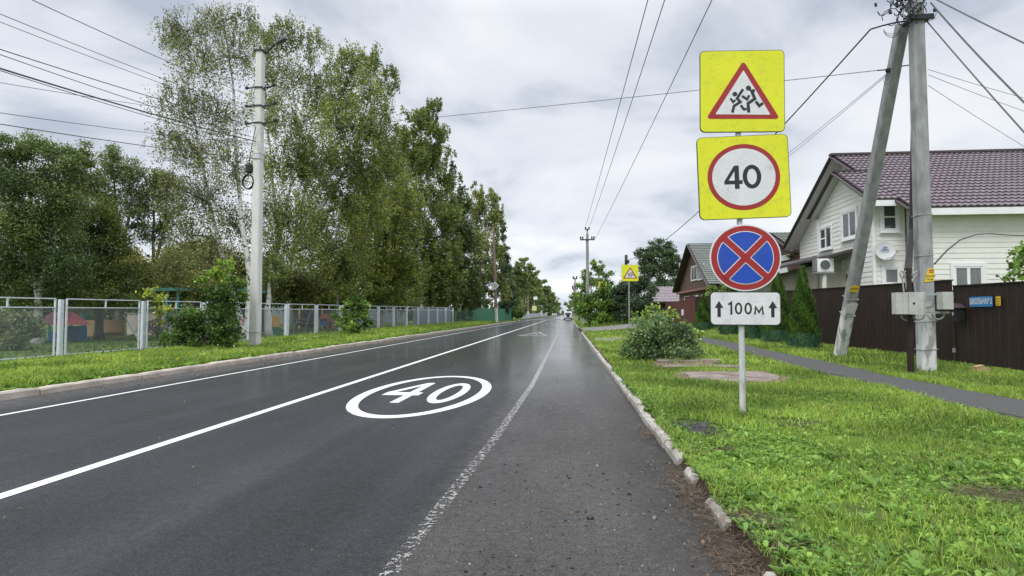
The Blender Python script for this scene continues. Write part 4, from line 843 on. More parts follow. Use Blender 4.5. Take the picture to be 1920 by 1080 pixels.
for cx in (-12.5, 5): m.ring(circ(6.8*u1, 24, cx=cx*u1, ry=11*u1), circ(3.5*u1, 24, cx=cx*u1, ry=7.6*u1), fr, .002, .004)
m.stroke([(17*u1, -11*u1), (18.5*u1, 3*u1), (24.5*u1, -7*u1), (30.5*u1, 3*u1), (32*u1, -11*u1)], 3.3*u1, fr, .002, .004)
m.build('distance_lettering', sgk, o)
m = MB()
for py in (120, 235, 275, 400, 460, 520, 565, 595):
    z = P(1390, py, D0).z; m.box((base.x, base.y, z), (.1, .085, .03)); 
parts(m, 'clamp', steel, post)
tuft(base, 220, .12, .12, 'grass tuft at the foot of the white sign post')
# the two children signs farther on
b = onG(1180, 617, 40); t = thing('children_warning_sign', b, 'yellow children sign on a thin post beside the driveway', 'road sign', 'yellow children signs down the road')
MB().lathe((b.x, b.y, b.z-.1), [(.045, 0), (.045, P(1181, 500, 40).z-b.z)], 10).build('pole', steel, t); p = P(1181, 512, 40); children_sign(sframe((p.x, b.y-.06, p.z)), 31*40/F, t)
b = onG(1131, 603, 60); t = thing('children_warning_sign', b, 'yellow children sign half hidden in the bright bush', 'road sign', 'yellow children signs down the road')
MB().lathe((b.x, b.y, b.z-.1), [(.045, 0), (.045, P(1131, 530, 60).z-b.z)], 10).build('pole', steel, t); p = P(1130, 536, 52.3); MB().beam((b.x, b.y, p.z), (p.x, p.y+.02, p.z), .04, .04).build('bracket', steel, t); children_sign(sframe((p.x, p.y, p.z)), 16*52/F, t)
# crossing sign on the left with a grey box above, seen face on
b = onG(1002, 598, 160); t = thing('crossing_sign', b, 'post with a pale yellow crossing sign and a grey box above it', 'road sign')
MB().lathe((b.x, b.y, b.z-.1), [(.07, 0), (.07, P(1002, 556, 160).z-b.z)], 10).build('pole', steel, t); p = P(1002, 578, 160); fr = sframe((p.x, b.y-.09, p.z)); S = 8.5*160/F
o = backplate(rrect(S, S, .05), fr, 'sign_board', pm('sign_pale_yellow', (.7, .75, .25), None, 3, .4), t); MB().prism([(-.4, -.33), (.4, -.33), (.06, .4), (-.06, .4)], fr, .001, .004).build('white_symbol', sgw, o)
m = MB(); m.prism(circ(.06, 10, cy=.18), fr, .005, .008); m.stroke([(0, .1), (-.02, -.02), (-.16, -.2)], .07, fr, .005, .008); m.stroke([(-.02, 0), (.14, -.2)], .06, fr, .0055, .0085); m.build('walking_figure', sgk, o)
p = P(1004, 559, 160); MB().b2((p.x-.53, p.y-.2, p.z-.4), (p.x+.53, p.y+.2, p.z+.4)).build('signal_box', white, t)
for i, (a, bb, c_, d_, dd, lb) in enumerate(((1009, 572, 1012, 592, 200, 'narrow white board sign left of its pair beyond the crossing'), (1014, 572, 1017, 592, 200, 'narrow white board sign right of its pair beyond the crossing'))):
    b = onG((a+c_)/2, 597, dd); t = thing('board_sign', b, lb, 'road sign'); p0 = P(a, d_, dd); p1 = P(c_, bb, dd)
    MB().b2((p0.x, b.y-.05, p0.z), (p1.x, b.y-.01, p1.z)).build('board', sgw, t); MB().lathe((b.x, b.y+.05, b.z-.1), [(.05, 0), (.05, p1.z-b.z)], 8).build('pole', steel, t)
b = onG(1093, 603, 52.2); o = MB().prism(rrect(.22, .9, .04), sframe((b.x, b.y, b.z+.42)), -.16, 0).build('marker_post', conc, None, b); tag(o, 'short grey marker post in front of the bright bush', 'post')

# ------------------------------------------------------------------ poles
def octo(c, r): return [(c[0]+r*math.cos(math.pi/8+math.pi/4*k), c[1]+r*math.sin(math.pi/8+math.pi/4*k)) for k in range(8)]
def trap_pole(m, a, b, w0, w1):                                       # concrete pole of trapezoid section with narrowed corners
    a, b = Vector(a), Vector(b); d = (b-a).normalized(); u = Vector((1, 0, 0)); u = (u-d*u.dot(d)).normalized(); v = d.cross(u); vs = []
    sec = [(-.5, -.38), (-.38, -.5), (.38, -.5), (.5, -.38), (.42, .5), (-.42, .5)]; n = 14
    for j in range(n+1):
        t = j/n; w_ = w0+(w1-w0)*t; c = a+(b-a)*t
        for x, y in sec: vs.append(c+u*x*w_-v*y*w_*-1)
    k = 6; m.add(vs, [(j*k+i, j*k+(i+1) % k, (j+1)*k+(i+1) % k, (j+1)*k+i) for j in range(n) for i in range(k)]+[tuple(range(k)), tuple(n*k+i for i in range(k-1, -1, -1))])
    return m
DL = 21.5
b = onG(478, 651, DL); top = P(487, 98, DL); top.x = b.x+.0; top.y = b.y
lp = thing('lamp_pole', b, 'tall white concrete pole with a small street lamp on top, left verge', 'pole')
trap_pole(MB(), b-Vector((0, 0, .2)), top, .345, .265).build('pole', conc_w, lp)
m = MB(); 
for py in (166, 200, 232): z = P(487, py, DL).z; m.box((b.x, b.y, z), (.32, .34, .05))
parts(m, 'steel_band', black, lp)
for py, ln in ((166, .5), (200, .55), (232, .6)):
    z = P(487, py, DL).z; m = MB(); m.tube([(b.x+.2, b.y-.05, z), (b.x+.2+ln*.6, b.y-.1, z+.02), (b.x+.2+ln, b.y-.1, z+.06)], .03, 6); m.tube([(b.x-.2, b.y-.1, z), (b.x-.42, b.y-.15, z-.03)], .03, 6)
    m.lathe((b.x+.2+ln*.8, b.y-.1, z+.03), [(.03, 0), (.06, .03), (.06, .09), (.03, .12)], 8).lathe((b.x-.42, b.y-.15, z-.08), [(.03, 0), (.06, .03), (.06, .09), (.03, .12)], 8); m.build('insulator_arm', black, lp)
z = top.z
MB().tube([(b.x+.1, b.y, z), (b.x+.3, b.y-.02, z), (b.x+.55, b.y-.1, z+.2), (b.x+.75, b.y-.15, z+.26)], .03, 6).build('lamp_arm', black, lp)
MB().beam((b.x+.7, b.y-.14, z+.25), (b.x+1.12, b.y-.25, z+.38), .18, .08).build('lamp_head', pm('lamp_grey', (.12, .13, .14), None, 4, .4), lp)
m = MB(); m.box((b.x, b.y, z+.02), (.35, .35, .05)); m.tube([(b.x-.02, b.y, z), (b.x-.02, b.y, z+.28)], .02, 5); m.build('pole_cap', black, lp)
m = MB(); c = P(469, 342, DL); c.y = b.y-.15
for k in range(3): m.tube([(c.x-.02+.21*math.cos(2*math.pi*i/20), c.y+.03*k, c.z+.26*math.sin(2*math.pi*i/20)) for i in range(21)], .028, 6, False)
m.lathe((c.x+.02, c.y, c.z+.3), [(.05, 0), (.13, .05), (.13, .3), (.06, .4)], 10); m.tube([(c.x+.02, c.y, c.z+.7), (c.x+.1, c.y, c.z+1.3), (c.x+.3, c.y-.1, c.z+2.0)], .014, 5); m.build('cable_coil', black, lp)
m = MB(); 
for py in (290, 300, 624): z = P(487, py, DL).z; m.tube([(b.x+(.2 if py > 600 else .17)*a_, b.y+(.2 if py > 600 else .17)*c_, z+.02*math.sin(i)) for i, (a_, c_) in enumerate(((1, 1), (1, -1), (-1, -1), (-1, 1), (1, 1)))], .012, 5)
parts(m, 'wire_tie', steel, lp)
o = MB().box((b.x, b.y-.168, P(487, 295, DL).z), (.24, .015, .16)).build('notice', paper, lp)
# right pole and its strut
DR = 11.8
b = onG(1738, 702, DR); t0 = P(1722, -60, DR); ptop = Vector((b.x, b.y, 9.4))
rp = thing('utility_pole', b, 'grey concrete utility pole with a leaning strut, tangled cables on top and pasted notices', 'pole')
def lowwhite():
    m_, n, l, bs = newmat('pole_limewashed'); g = n.new('ShaderNodeNewGeometry'); s = n.new('ShaderNodeSeparateXYZ'); l.new(g.outputs['Position'], s.inputs[0])
    t = n.new('ShaderNodeTexNoise'); t.inputs['Scale'].default_value = 7; t.inputs['Detail'].default_value = 6; mp = n.new('ShaderNodeMapping'); mp.inputs['Scale'].default_value = (1, 1, .35); l.new(g.outputs['Position'], mp.inputs[0]); l.new(mp.outputs[0], t.inputs['Vector'])
    r = n.new('ShaderNodeValToRGB'); r.color_ramp.elements[0].position = .3; r.color_ramp.elements[1].position = .7; r.color_ramp.elements[0].color = (.19, .195, .2, 1); r.color_ramp.elements[1].color = (.36, .37, .37, 1); l.new(t.outputs[0], r.inputs[0])
    hgt = mth('ADD', s.outputs[2], mth('MULTIPLY', t.outputs[0], .9, n, l), n, l); q = n.new('ShaderNodeMapRange'); l.new(hgt, q.inputs[0]); q.inputs[1].default_value = 2.05; q.inputs[2].default_value = 1.75
    mx_ = n.new('ShaderNodeMix'); mx_.data_type = 'RGBA'; l.new(q.outputs[0], mx_.inputs[0]); l.new(r.outputs[0], mx_.inputs['A'])
    r2 = n.new('ShaderNodeValToRGB'); r2.color_ramp.elements[0].position = .38; r2.color_ramp.elements[1].position = .5; r2.color_ramp.elements[0].color = (.32, .32, .31, 1); r2.color_ramp.elements[1].color = (.66, .67, .67, 1); l.new(t.outputs[0], r2.inputs[0])
    l.new(r2.outputs[0], mx_.inputs['B']); l.new(mx_.outputs['Result'], bs.inputs['Base Color']); bs.inputs['Roughness'].default_value = .9
    t2 = n.new('ShaderNodeTexNoise'); t2.inputs['Scale'].default_value = 50; l.new(g.outputs['Position'], t2.inputs['Vector']); bp = n.new('ShaderNodeBump'); bp.inputs['Strength'].default_value = .35; bp.inputs['Distance'].default_value = .02; l.new(t2.outputs[0], bp.inputs['Height']); l.new(bp.outputs[0], bs.inputs['Normal'])
    return m_
limew = lowwhite()
trap_pole(MB(), b-Vector((0, 0, .2)), ptop, .275, .215).build('pole', limew, rp)
sb = onG(1571, 673, 15.7); st_top = P(1692, 45, DR+.35)
trap_pole(MB(), sb-Vector((0, 0, .2)), st_top, .26, .22).build('strut', limew, rp)
m = MB(); z = P(1722, 40, DR).z; m.box((b.x, b.y, z), (.4, .34, .05)); m.box((b.x, b.y-.15, z+.02), (.5, .05, .1)); m.build('steel_clamp', black, rp)
m = MB(); z = P(1722, 8, DR).z; m.box((b.x, b.y, z), (.235, .235, .025)); 
for py in (404, 552, 603, 655, 480):
    z = P(1735, py, DR).z; h_ = .122+.018*(py-200)/450; m.tube([(b.x+h_*a_, b.y+h_*c_, z+.012*math.sin(i*2)) for i, (a_, c_) in enumerate(((1, 1), (1, -1), (-1, -1), (-1, 1), (1, 1)))], .009, 5)
parts(m, 'wire_tie', steel, rp)
# tangle of clamps and loops
m = MB(); rr = random.Random(8); c = P(1690, 25, DR); c.y = b.y-.25
for k in range(34):
    a0 = c+Vector((rr.gauss(-.05, .17), rr.uniform(-.15, .15), rr.gauss(.1, .2))); rx = rr.uniform(.04, .16); ph = rr.uniform(0, 6)
    m.tube([a0+Vector((rx*math.cos(ph+i*.6), .05*math.sin(i), rx*1.1*math.sin(ph+i*.6))) for i in range(rr.randint(5, 10))], rr.uniform(.006, .011), 5)
for k in range(40):
    a0 = c+Vector((rr.gauss(-.05, .18), rr.uniform(-.15, .1), rr.gauss(.08, .2))); m.beam(a0, a0+Vector((rr.uniform(-.06, .06), 0, rr.uniform(-.07, .07))), .035, .035)
m.build('cable_tangle', black, rp)
m = MB(); c = P(1668, 62, DR); c.y = b.y-.25; m.tube([(b.x-.15, b.y-.15, z+.0) if False else P(1712, 38, DR), P(1680, 42, DR), P(1655, 48, DR), P(1632, 55, DR)], .016, 6)
for ry_ in (.1, .14, .17): m.tube([P(1672, 52, DR)+Vector((.16*math.cos(math.pi+i*.35), 0, ry_*1.1*math.sin(math.pi+i*.35)-.02)) for i in range(10)], .005, 4)
m.tube([P(1745, 5, DR), P(1757, 20, DR), P(1752, 35, DR), P(1740, 40, DR)], .007, 5); m.lathe(P(1753, 22, DR), [(.02, 0), (.035, .02), (.035, .06), (.02, .08)], 8)
m.build('cable_bracket', black, rp)
m = MB(); sp_ = P(1668, 130, DR+.8); m.tube([P(1705, 122, DR+.8), P(1690, 124, DR+.7), sp_, P(1645, 132, DR+.7)], .014, 5); m.lathe(P(1665, 136, DR+.7), [(.03, 0), (.05, .03), (.05, .08), (.02, .1)], 8)
m.tube([P(1662, 138, DR+.7), P(1656, 150, DR+.7), P(1660, 160, DR+.7), P(1670, 152, DR+.7), P(1676, 145, DR+.7)], .004, 4); m.build('insulator_arm', black, rp)
# hanging black cable bundle down to the box
m = MB()
for k in range(5):
    x = 1708+k*2.0; m.tube([P(x+2, 60, DR+.2), P(x+1, 220, DR+.25), P(x-1, 340, DR+.25), P(x-3, 430, DR+.2), P(1697+k*3, 500, DR+.05), P(1694+k*4, 522, DR)], .013, 5)
parts(m, 'hanging_cables', black, rp)
fr = sframe(Vector((b.x+.02, b.y-.142, P(1741, 518, DR).z)))
m = MB().prism([(-.10, -.13), (.09, -.1), (.095, .14), (-.02, .15)], fr, 0, .003); o = m.build('yellow_notice', paperY, rp)
m = MB(); 
for z_, w_ in ((.1, .1), (.065, .1)): m.prism([(-w_/2+.045, z_), (w_/2+.04, z_), (w_/2+.04, z_+.02), (-w_/2+.045, z_+.02)], fr, .003, .005)
m.build('red_print', sgr, o)
def text(s, fr, size, name, mat, parent, off=.0, t=.0015, sx=1.0):
    cu = bpy.data.curves.new(name, 'FONT'); cu.body = s; cu.size = 1; cu.extrude = .5; cu.align_x = 'CENTER'; cu.align_y = 'CENTER'; cu.offset = off; cu.resolution_u = 3
    ob = bpy.data.objects.new('tmp_text', cu); COL.objects.link(ob); dg = bpy.context.evaluated_depsgraph_get(); me = ob.evaluated_get(dg).to_mesh()
    o0, u, v, nn = fr; m = MB(); m.add([o0+u*q.co.x*size*sx+v*q.co.y*size+nn*(q.co.z*2+1)*t/2 for q in me.vertices], [tuple(p.vertices) for p in me.polygons])
    ob.evaluated_get(dg).to_mesh_clear(); bpy.data.objects.remove(ob); return m.build(name, mat, parent)
def shift(fr, x, y, n=0): return (fr[0]+fr[1]*x+fr[2]*y+fr[3]*n, fr[1], fr[2], fr[3])
text('929-458', shift(fr, .02, -.01, .003), .055, 'phone_number', sgk, o, .01); text('-76-96', shift(fr, .0, -.07, .003), .055, 'phone_number', sgk, o, .01)
fr = sframe(Vector((b.x-.02, b.y-.146, P(1741, 570, DR).z))); MB().prism([(-.08, -.05), (.0, -.06), (.07, -.03), (.08, .05), (-.03, .04), (-.09, .02)], fr, 0, .003).build('torn_paper', paper, rp)
fr = sframe(Vector((b.x+.0, b.y-.148, P(1741, 592, DR).z))); MB().prism([(-.06, .04), (.1, .04), (.03, -.07)], fr, 0, .003).build('torn_paper', paper, rp)
# notices on the strut
dirS = (st_top-sb).normalized(); uS = Vector((1, 0, 0)); uS = (uS-dirS*uS.dot(dirS)).normalized(); nS = uS.cross(dirS).normalized()
if nS.y > 0: nS = -nS
sb0 = sb-Vector((0, 0, .2))
def strutfr(f): c = sb0+(st_top-sb0)*(f+.01); return (c+nS*.13, uS, dirS, nS)
MB().prism([(-.13, -.16), (.1, -.2), (.14, .1), (.0, .14), (-.13, .08)], strutfr(.2), .008, .014).build('paper_notice', paper, rp)
o = MB().prism([(-.13, -.08), (.08, -.11), (.1, .04), (0, .1), (-.12, .05)], strutfr(.262), .0, .004).build('yellow_notice', paperY, rp); text('ДРОВА', shift(strutfr(.262), -.02, -.01, .004), .06, 'notice_text', sgk, o, .01)
m = MB(); 
for f in (.17, .225): 
    fr = strutfr(f); c = fr[0]-nS*.13; m.tube([c+uS*.138*a_+nS*.138*b_ for a_, b_ in ((1, 1), (1, -1), (-1, -1), (-1, 1), (1, 1))], .01, 5)
parts(m, 'strut_tie', steel, rp)
tuft(b, 160, .35, .22, 'grass tuft round the foot of the grey utility pole'); tuft(sb, 100, .3, .16, 'grass tuft round the foot of the strut')
# meter boxes on a brown steel post
DB = 11.55
b = onG(1708, 702, DB); mp_ = thing('meter_post', b, 'brown steel post carrying grey electric meter boxes in front of the brown fence', 'meter post')
MB().box((b.x, b.y, b.z+1.0), (.085, .085, 2.2)).build('post', brownf, mp_)
def cbox(px0, py0, px1, py1, dp, name, mat, yo=0.0):
    p0 = P(px0, py1, DB); p1 = P(px1, py0, DB); m = MB(); m.b2((p0.x, b.y-.06-dp+yo, p0.z), (p1.x, b.y-.06+yo, p1.z)); return m.build(name, mat, mp_)
cbox(1671, 549, 1682, 589, .16, 'meter_box', boxm); cbox(1683, 549, 1690.5, 589, .17, 'meter_box', boxm)
o = cbox(1692, 548.5, 1719, 589.5, .2, 'meter_box', boxm); q0 = P(1699, 569, DB); MB().lathe((0, 0, 0), [(.02, 0), (.02, .02)], 12) 
m = MB(); m.prism(circ(.02, 14), sframe((q0.x, b.y-.262, q0.z)), 0, .012); m.build('lock', black, o)
p0 = P(1719.5, 589, DB); p1 = P(1721, 549, DB); MB().b2((p0.x-.02, b.y-.272, p0.z+.02), (p0.x-.012, b.y-.262, p1.z-.02)).build('hinge', steel, o)
o = cbox(1756, 548, 1773, 580, .2, 'meter_box', boxm, .1); m = MB(); z = P(1700, 586, DB).z; m.box((b.x+.3, b.y+.02, z), (.9, .03, .04)); z = P(1700, 552, DB).z; m.box((b.x+.3, b.y+.02, z), (.9, .03, .04)); parts(m, 'mounting_rail', steel, mp_)
m = MB()
for k, x in enumerate((1693, 1699, 1704, 1714)):
    m.tube([P(x+2, 548, DB), P(x-1, 525, DB), P(x-6+k*2, 512, DB), P(x-4+k*3, 508, DB), P(x+5, 514, DB), P(1705, 535, DB)], .014, 6)
for x, y in ((1701, 594), (1722, 593), (1759, 592)): m.tube([P(x, y, DB)+Vector((.11*math.cos(math.pi+i*.35), 0, .1*math.sin(math.pi+i*.35)+.03)) for i in range(10)], .018, 6)
parts(m, 'grey_conduit', pm('conduit', (.33, .34, .34), (.25, .26, .26), 5, .5), mp_)
# T pole behind the bush
def tpole(px, d, pyt, pyb, label, arm_px, px2=None):
    b = onG(px, 600, d); t = thing('power_pole', b, label, 'pole', 'T shaped power poles on the right'); top = P(px, pyt, d).z; s = d/F
    m = MB(); m.tube([b, (b.x, b.y, top-14*s)], [10*s*.5*.75, 7*s*.5*.7], 8); m.tube([(b.x, b.y, top-20*s), (b.x, b.y, top-4*s)], 1.4*s, 6); m.build('pole', conc, t)
    m = MB(); za = top-25*s; m.beam((b.x-arm_px*s, b.y-.15, za), (b.x+arm_px*s, b.y-.15, za), 2*s, 2.2*s); m.beam((b.x-3.5*s, b.y-.1, top-6*s), (b.x+3.5*s, b.y-.1, top-6*s), 1.5*s, 1.5*s); m.build('crossarm', black, t)
    pts = [(x_, za+1*s) for x_ in (-arm_px+1, -arm_px+5, arm_px-5, arm_px-1)]+[(-3.2, top-6*s), (3.2, top-6*s)]
    for x_, z_ in pts: MB().lathe((b.x+x_*s, b.y-.15, z_), [(.4*s, 0), (1.5*s, .8*s), (1.2*s, 2*s), (1.6*s, 3*s), (1.4*s, 4.6*s), (.5*s, 5.4*s)], 8).build('insulator', black, t)
    return b, top
TB, TT = tpole(1102, 62, 425, 600, 'tall power pole with a crossarm rising over the bright bush', 13.5)
tpole(1078.5, 150, 517, 598, 'far small power pole with crossarm seen above the road end', 5.5)
def wpole(px, pyb, pyt, d, wpx, label, mat=woodp, tilt=0, white_h=1.6, group='roadside poles down the road'):
    b = onG(px, pyb, d); t = thing('roadside_pole', b, label, 'pole', group); top = P(px+tilt, pyt, d); s = d/F; m = MB(); m.tube([b-Vector((0, 0, .1)), top], [wpx*s/2, wpx*s*.36], 8); m.build('pole', mat, t)
    if white_h: f = white_h/(top.z-b.z); m = MB(); m.tube([b-Vector((0, 0, .1)), b+(top-b)*f], [wpx*s/2+.012, wpx*s*.5*(1-.28*f)+.012], 8, False); m.build('whitewash', conc_w, t)
    return t, b, top
t, b, top = wpole(931, 601, 425, 78, 6, 'brown wooden pole with whitewashed foot and a diamond sign', tilt=-6, white_h=1.9)
p = P(928, 535.5, 77.6); S = 8*78/F; o = MB().prism([(-S, 0), (0, -S), (S, 0), (0, S)], sframe((p.x, p.y, p.z), R(8)), -.03, 0).build('diamond_sign', sgw, t)
MB().prism([(-S*.6, 0), (0, -S*.6), (S*.6, 0), (0, S*.6)], sframe((p.x, p.y, p.z), R(8)), .002, .008).build('diamond_centre', pm('faded_yellow', (.48, .47, .38), None, 4, .5), o)
wpole(990.5, 597, 505, 140, 3.6, 'grey pole left of the crossing sign', tilt=-1.5)
wpole(1012, 594, 535, 205, 2.6, 'grey green pole behind the white board signs', conc)
wpole(1036, 592, 555, 370, 1.8, 'thinnest farthest pole on the left side', conc)
t, b2_, top2 = wpole(1174, 606, 478, 52, 7.5, 'dark pole behind the nearer children sign, holding the cable from the right', pm('pole_dark', (.1, .1, .1), (.06, .06, .06), 5, .9), white_h=0)
MB().box(P(1176, 491, 51.8), (.35, .2, .3)).build('bracket', black, t)

# ------------------------------------------------------------------ overhead wires
WI = [0]
def wire(a, b, sag, r, label, group='overhead wires', n=18, ext=0):
    a, b = Vector(a), Vector(b)
    if ext: b = b+(b-a)*ext
    pts = [a+(b-a)*(i/n)+Vector((0, 0, -4*sag*(i/n)*(1-i/n))) for i in range(n+1)]
    o = MB().tube(pts, r, 5).build('overhead_wire', wirem, None, pts[0]); tag(o, label, 'wire', group)
for k, (y0, y1, x0, x1, py_p, r, lb) in enumerate(((0, 140, 75, 365, 188, .009, 'highest left wire, running down to the birch top'), (22, 155, 0, 300, 214, .008, 'upper of the close pair of left wires'), (36, 160, 0, 295, 221, .007, 'lower of the close pair of left wires'),
        (88, 196, 0, 300, 240, .011, 'top wire of the left bundle'), (98, 214, 0, 300, 262, .009, 'second wire of the left bundle'), (118, 196, 0, 260, 268, .019, 'thick black cable of the left bundle ending on the lamp pole'), (123, 205, 0, 260, 276, .009, 'wire just under the thick left cable'),
        (145, 195, 0, 320, 226, .006, 'thin pale wire crossing the left bundle'), (203, 247, 0, 300, 272, .007, 'upper of the two low left wires'), (223, 268, 0, 290, 300, .010, 'lowest left wire crossing the sky'))):
    a = Vector((lp.location.x, lp.location.y-.2, P(480, py_p, DL).z)); sl_ = (y1-y0)/(x1-x0); bb = P(x0-130, y0-130*sl_, 10.0); wire(a, bb, .12, r, lb, 'wires at the left', ext=.25)
for (px, py, pt, off, lb) in ((1212, 0, (1098, 424), 0, 'left one of the three wires rising over the road'), (1243, 0, (1106, 424), 0, 'middle one of the three wires rising over the road'), (1330, 0, (1116, 448), 0, 'right one of the three wires rising over the road')):
    wire(P(*pt, 61.8), P(px, py, 17), .22, .014, lb, 'wires over the road', ext=.3)
wire(P(487, 250, DL), P(1645, 132, DR+.7), .06, .008, 'single wire crossing the whole street from the lamp pole', 'wires over the road')
wire(top2-Vector((0, 0, .5)), P(1632, 55, DR), .95, .017, 'thick cable from the utility pole down behind the signs', 'wires at the right', n=26)
wire(P(1665, 136, DR+.7), P(1440, 312, 24), .1, .006, 'upper of the two thin wires running behind the 40 sign', 'wires at the right', ext=.5)
wire(P(1665, 139, DR+.7), P(1440, 319, 24), .1, .006, 'lower of the two thin wires running behind the 40 sign', 'wires at the right', ext=.5)
for a, b_, d1, sg, r, lb in (((1748, -5), (1935, 86), 9, .02, .013, 'uppermost black cable at the right edge'), ((1745, 5), (1935, 200), 9, .08, .016, 'thick wavy cable, second at the right edge'), ((1738, 40), (1935, 262), 9, .03, .013, 'black cable, third at the right edge'), ((1740, 130), (1935, 186), 14, .03, .005, 'thin grey wire, upper at the right edge'), ((1740, 140), (1935, 212), 14, .03, .005, 'thin grey wire, middle at the right edge'), ((1740, 160), (1935, 282), 14, .03, .005, 'thin grey wire, lowest at the right edge')):
    wire(P(*a, DR-.05), P(*b_, d1), sg, r, lb, 'wires at the right', ext=.3)
pts = [P(1752, 495, DR), P(1775, 470, 12.5), P(1800, 450, 14), P(1830, 440, 16.5), P(1855, 438, 18.5), P(1890, 441, 19.5), P(1935, 442, 20.3)]
o = MB().tube(pts, .017, 6).build('service_cable', black, None, pts[0]); tag(o, 'thick arched cable from the utility pole to the white house wall', 'wire', 'wires at the right')
wire(P(600, 300, 30), P(925, 437, 77), .8, .012, 'thin wire in front of the birches to the wooden pole', 'wires at the left')
wire(P(700, 420, 32), P(925, 487, 77), .8, .012, 'lower thin wire in front of the trees to the wooden pole', 'wires at the left')
wire(P(928, 437, 78), P(989, 512, 140), .5, .012, 'wire between the wooden pole and the next grey pole', 'wires at the left')

# ------------------------------------------------------------------ the long fence on the left
def fenceP(t): d = 17.4+47.6*t; lat = -13.37+6.84*t; return Vector((lat*math.cos(YAW)-d*math.sin(YAW), lat*math.sin(YAW)+d*math.cos(YAW), 0))
mf = thing('mesh_fence', (*fenceP(0)[:2], ground(*fenceP(0)[:2])), 'long grey metal fence of framed wire mesh panels along the left verge', 'fence')
NP = 15
def zg(t): return .10+.125*t
def zt(t): return 1.79+.2*t
for i in range(-1, NP+1):
    t = i/NP; p = fenceP(t); z0, z1 = zg(t)-.1, zt(t)-.02; dr = (fenceP(1)-fenceP(0)).normalized()
    m = MB(); m.beam((p.x, p.y, z0), (p.x, p.y, z1), .11, .1, dr.cross(ZZ)); m.build('post', fencep, mf)
    if i == NP: break
    a = fenceP(t)+dr*.19; b = fenceP((i+1)/NP)-dr*.19; za, zb = zg(t)+.03, zg((i+1)/NP)+.03; ta, tb = zt(t), zt((i+1)/NP)
    A0 = a+ZZ*za; B0 = b+ZZ*zb; A1 = a+ZZ*ta; B1 = b+ZZ*tb; AM = a+ZZ*(ta-.26); BM = b+ZZ*(tb-.26)
    m = MB(); w_ = .045
    for p_, q_ in ((A0, A1), (B0, B1), (A0, B0), (A1, B1), (AM, BM), ((AM+BM)/2, (A1+B1)/2)): m.beam(p_, q_, w_ if p_ is A0 and q_ is A1 or p_ is B0 else .035, .035)
    o = m.build('panel', fencep, mf); MB().add([A0, B0, BM, AM], [(0, 1, 2, 3)]).build('wire_mesh', chain, o)
def corr(name, label, A, B, z0, z1, pitch, depth, mat, cat='fence', parent=None, zf=None, top=None):
    A, B = Vector((A[0], A[1], 0)), Vector((B[0], B[1], 0)); L_ = (B-A).length; d = (B-A)/L_; nn = Vector((d.y, -d.x, 0)); n = int(L_/pitch); xs_ = []
    for i in range(n): 
        for f, q in ((0, 0), (.42, 0), (.5, 1), (.92, 1)): xs_.append(((i+f)*L_/n, q*depth))
    xs_.append((L_, 0)); vs = []
    for x, q in xs_: p = A+d*x+nn*q; f = x/L_; g = ground(p.x, p.y) if zf is None else zf; vs += [(p.x, p.y, g+z0), (p.x, p.y, (g if top is None else 0)+(z1 if top is None else top[0]+(top[1]-top[0])*f))]
    fs = [(2*i, 2*i+2, 2*i+3, 2*i+1) for i in range(len(xs_)-1)]
    m = MB().add(vs, fs)
    if parent is not None: return m.build(name, mat, parent)
    t = thing(name, (A.x, A.y, ground(A.x, A.y)), label, cat); m.build('sheet', mat, t)
    m = MB(); p0 = A; 
    za = vs[1][2]; zb = vs[-1][2]; m.beam((A.x, A.y, za+.015), (B.x, B.y, zb+.015), .07, .03); m.build('top_trim', mat, t); return t
f0, f1 = fenceP(.72)+Vector((-.25, 0, 0)), fenceP(1)+Vector((-.25, 0, 0)); corr('sheet_fence', 'grey corrugated sheets standing behind the far end of the mesh fence', f0, f1, .05, 1.62, .28, .04, greyf)
corr('sheet_fence', 'grey blue fence at the back of the playground', onG(480, 600, 62), onG(760, 600, 72), .0, 1.9, .3, .04, greyf)
corr('sheet_fence', 'green sheet fence behind the wooden pole on the left', onG(886, 604, 74), onG(962, 598, 104), 0, 1.85, .3, .04, greenf)
gf = thing('rail_fence', onG(852, 604, 67), 'low open metal rail fence between the grey and the green fence', 'fence'); A = onG(853, 606, 66); B = onG(884, 604, 73.5); m = MB()
for z in (.3, 1.45): m.beam(A+ZZ*z, B+ZZ*z, .05, .05)
for k in range(25): p = A+(B-A)*k/24; m.beam(p, p+ZZ*1.5, .03 if k % 8 else .09, .03 if k % 8 else .09)
m.build('rails', pm('dark_green_rail', (.1, .2, .15), None, 4, .5), gf)
corr('sheet_fence', 'pale far fence beyond the bush on the left', onG(977, 598, 118), onG(1026, 593, 270), 0, 1.1, .5, .05, pm('pale_fence', (.5, .53, .55), (.4, .43, .45), 2, .6))

# ------------------------------------------------------------------ the playground behind the fence
def loc_frame(px, py, d): p = onG(px, py, d); return p, d/F
p, s = loc_frame(112, 632, 25.5); t = thing('playhouse', p, 'toy house with a pink roof and blue sides behind the left fence', 'playhouse')
W2 = 30*s; m = MB(); h1 = 32*s; h2 = 56*s
m.add([(p.x-W2-.08, p.y-.55, p.z+h1), (p.x+W2+.08, p.y-.55, p.z+h1), (p.x+W2*.75, p.y+.1, p.z+h2), (p.x-W2*.75, p.y+.1, p.z+h2), (p.x-W2-.08, p.y+.75, p.z+h1), (p.x+W2+.08, p.y+.75, p.z+h1)], [(0, 1, 2, 3), (3, 2, 5, 4), (0, 3, 4), (1, 5, 2), (0, 4, 5, 1)]); m.build('roof', pink, t)
m = MB()
for x in (-W2*.92, -W2*.1, W2*.85):
    for y in (-.45, .65): m.box((p.x+x, p.y+y, p.z+h1/2), (.07, .07, h1))
parts(m, 'frame_post', teal, t)
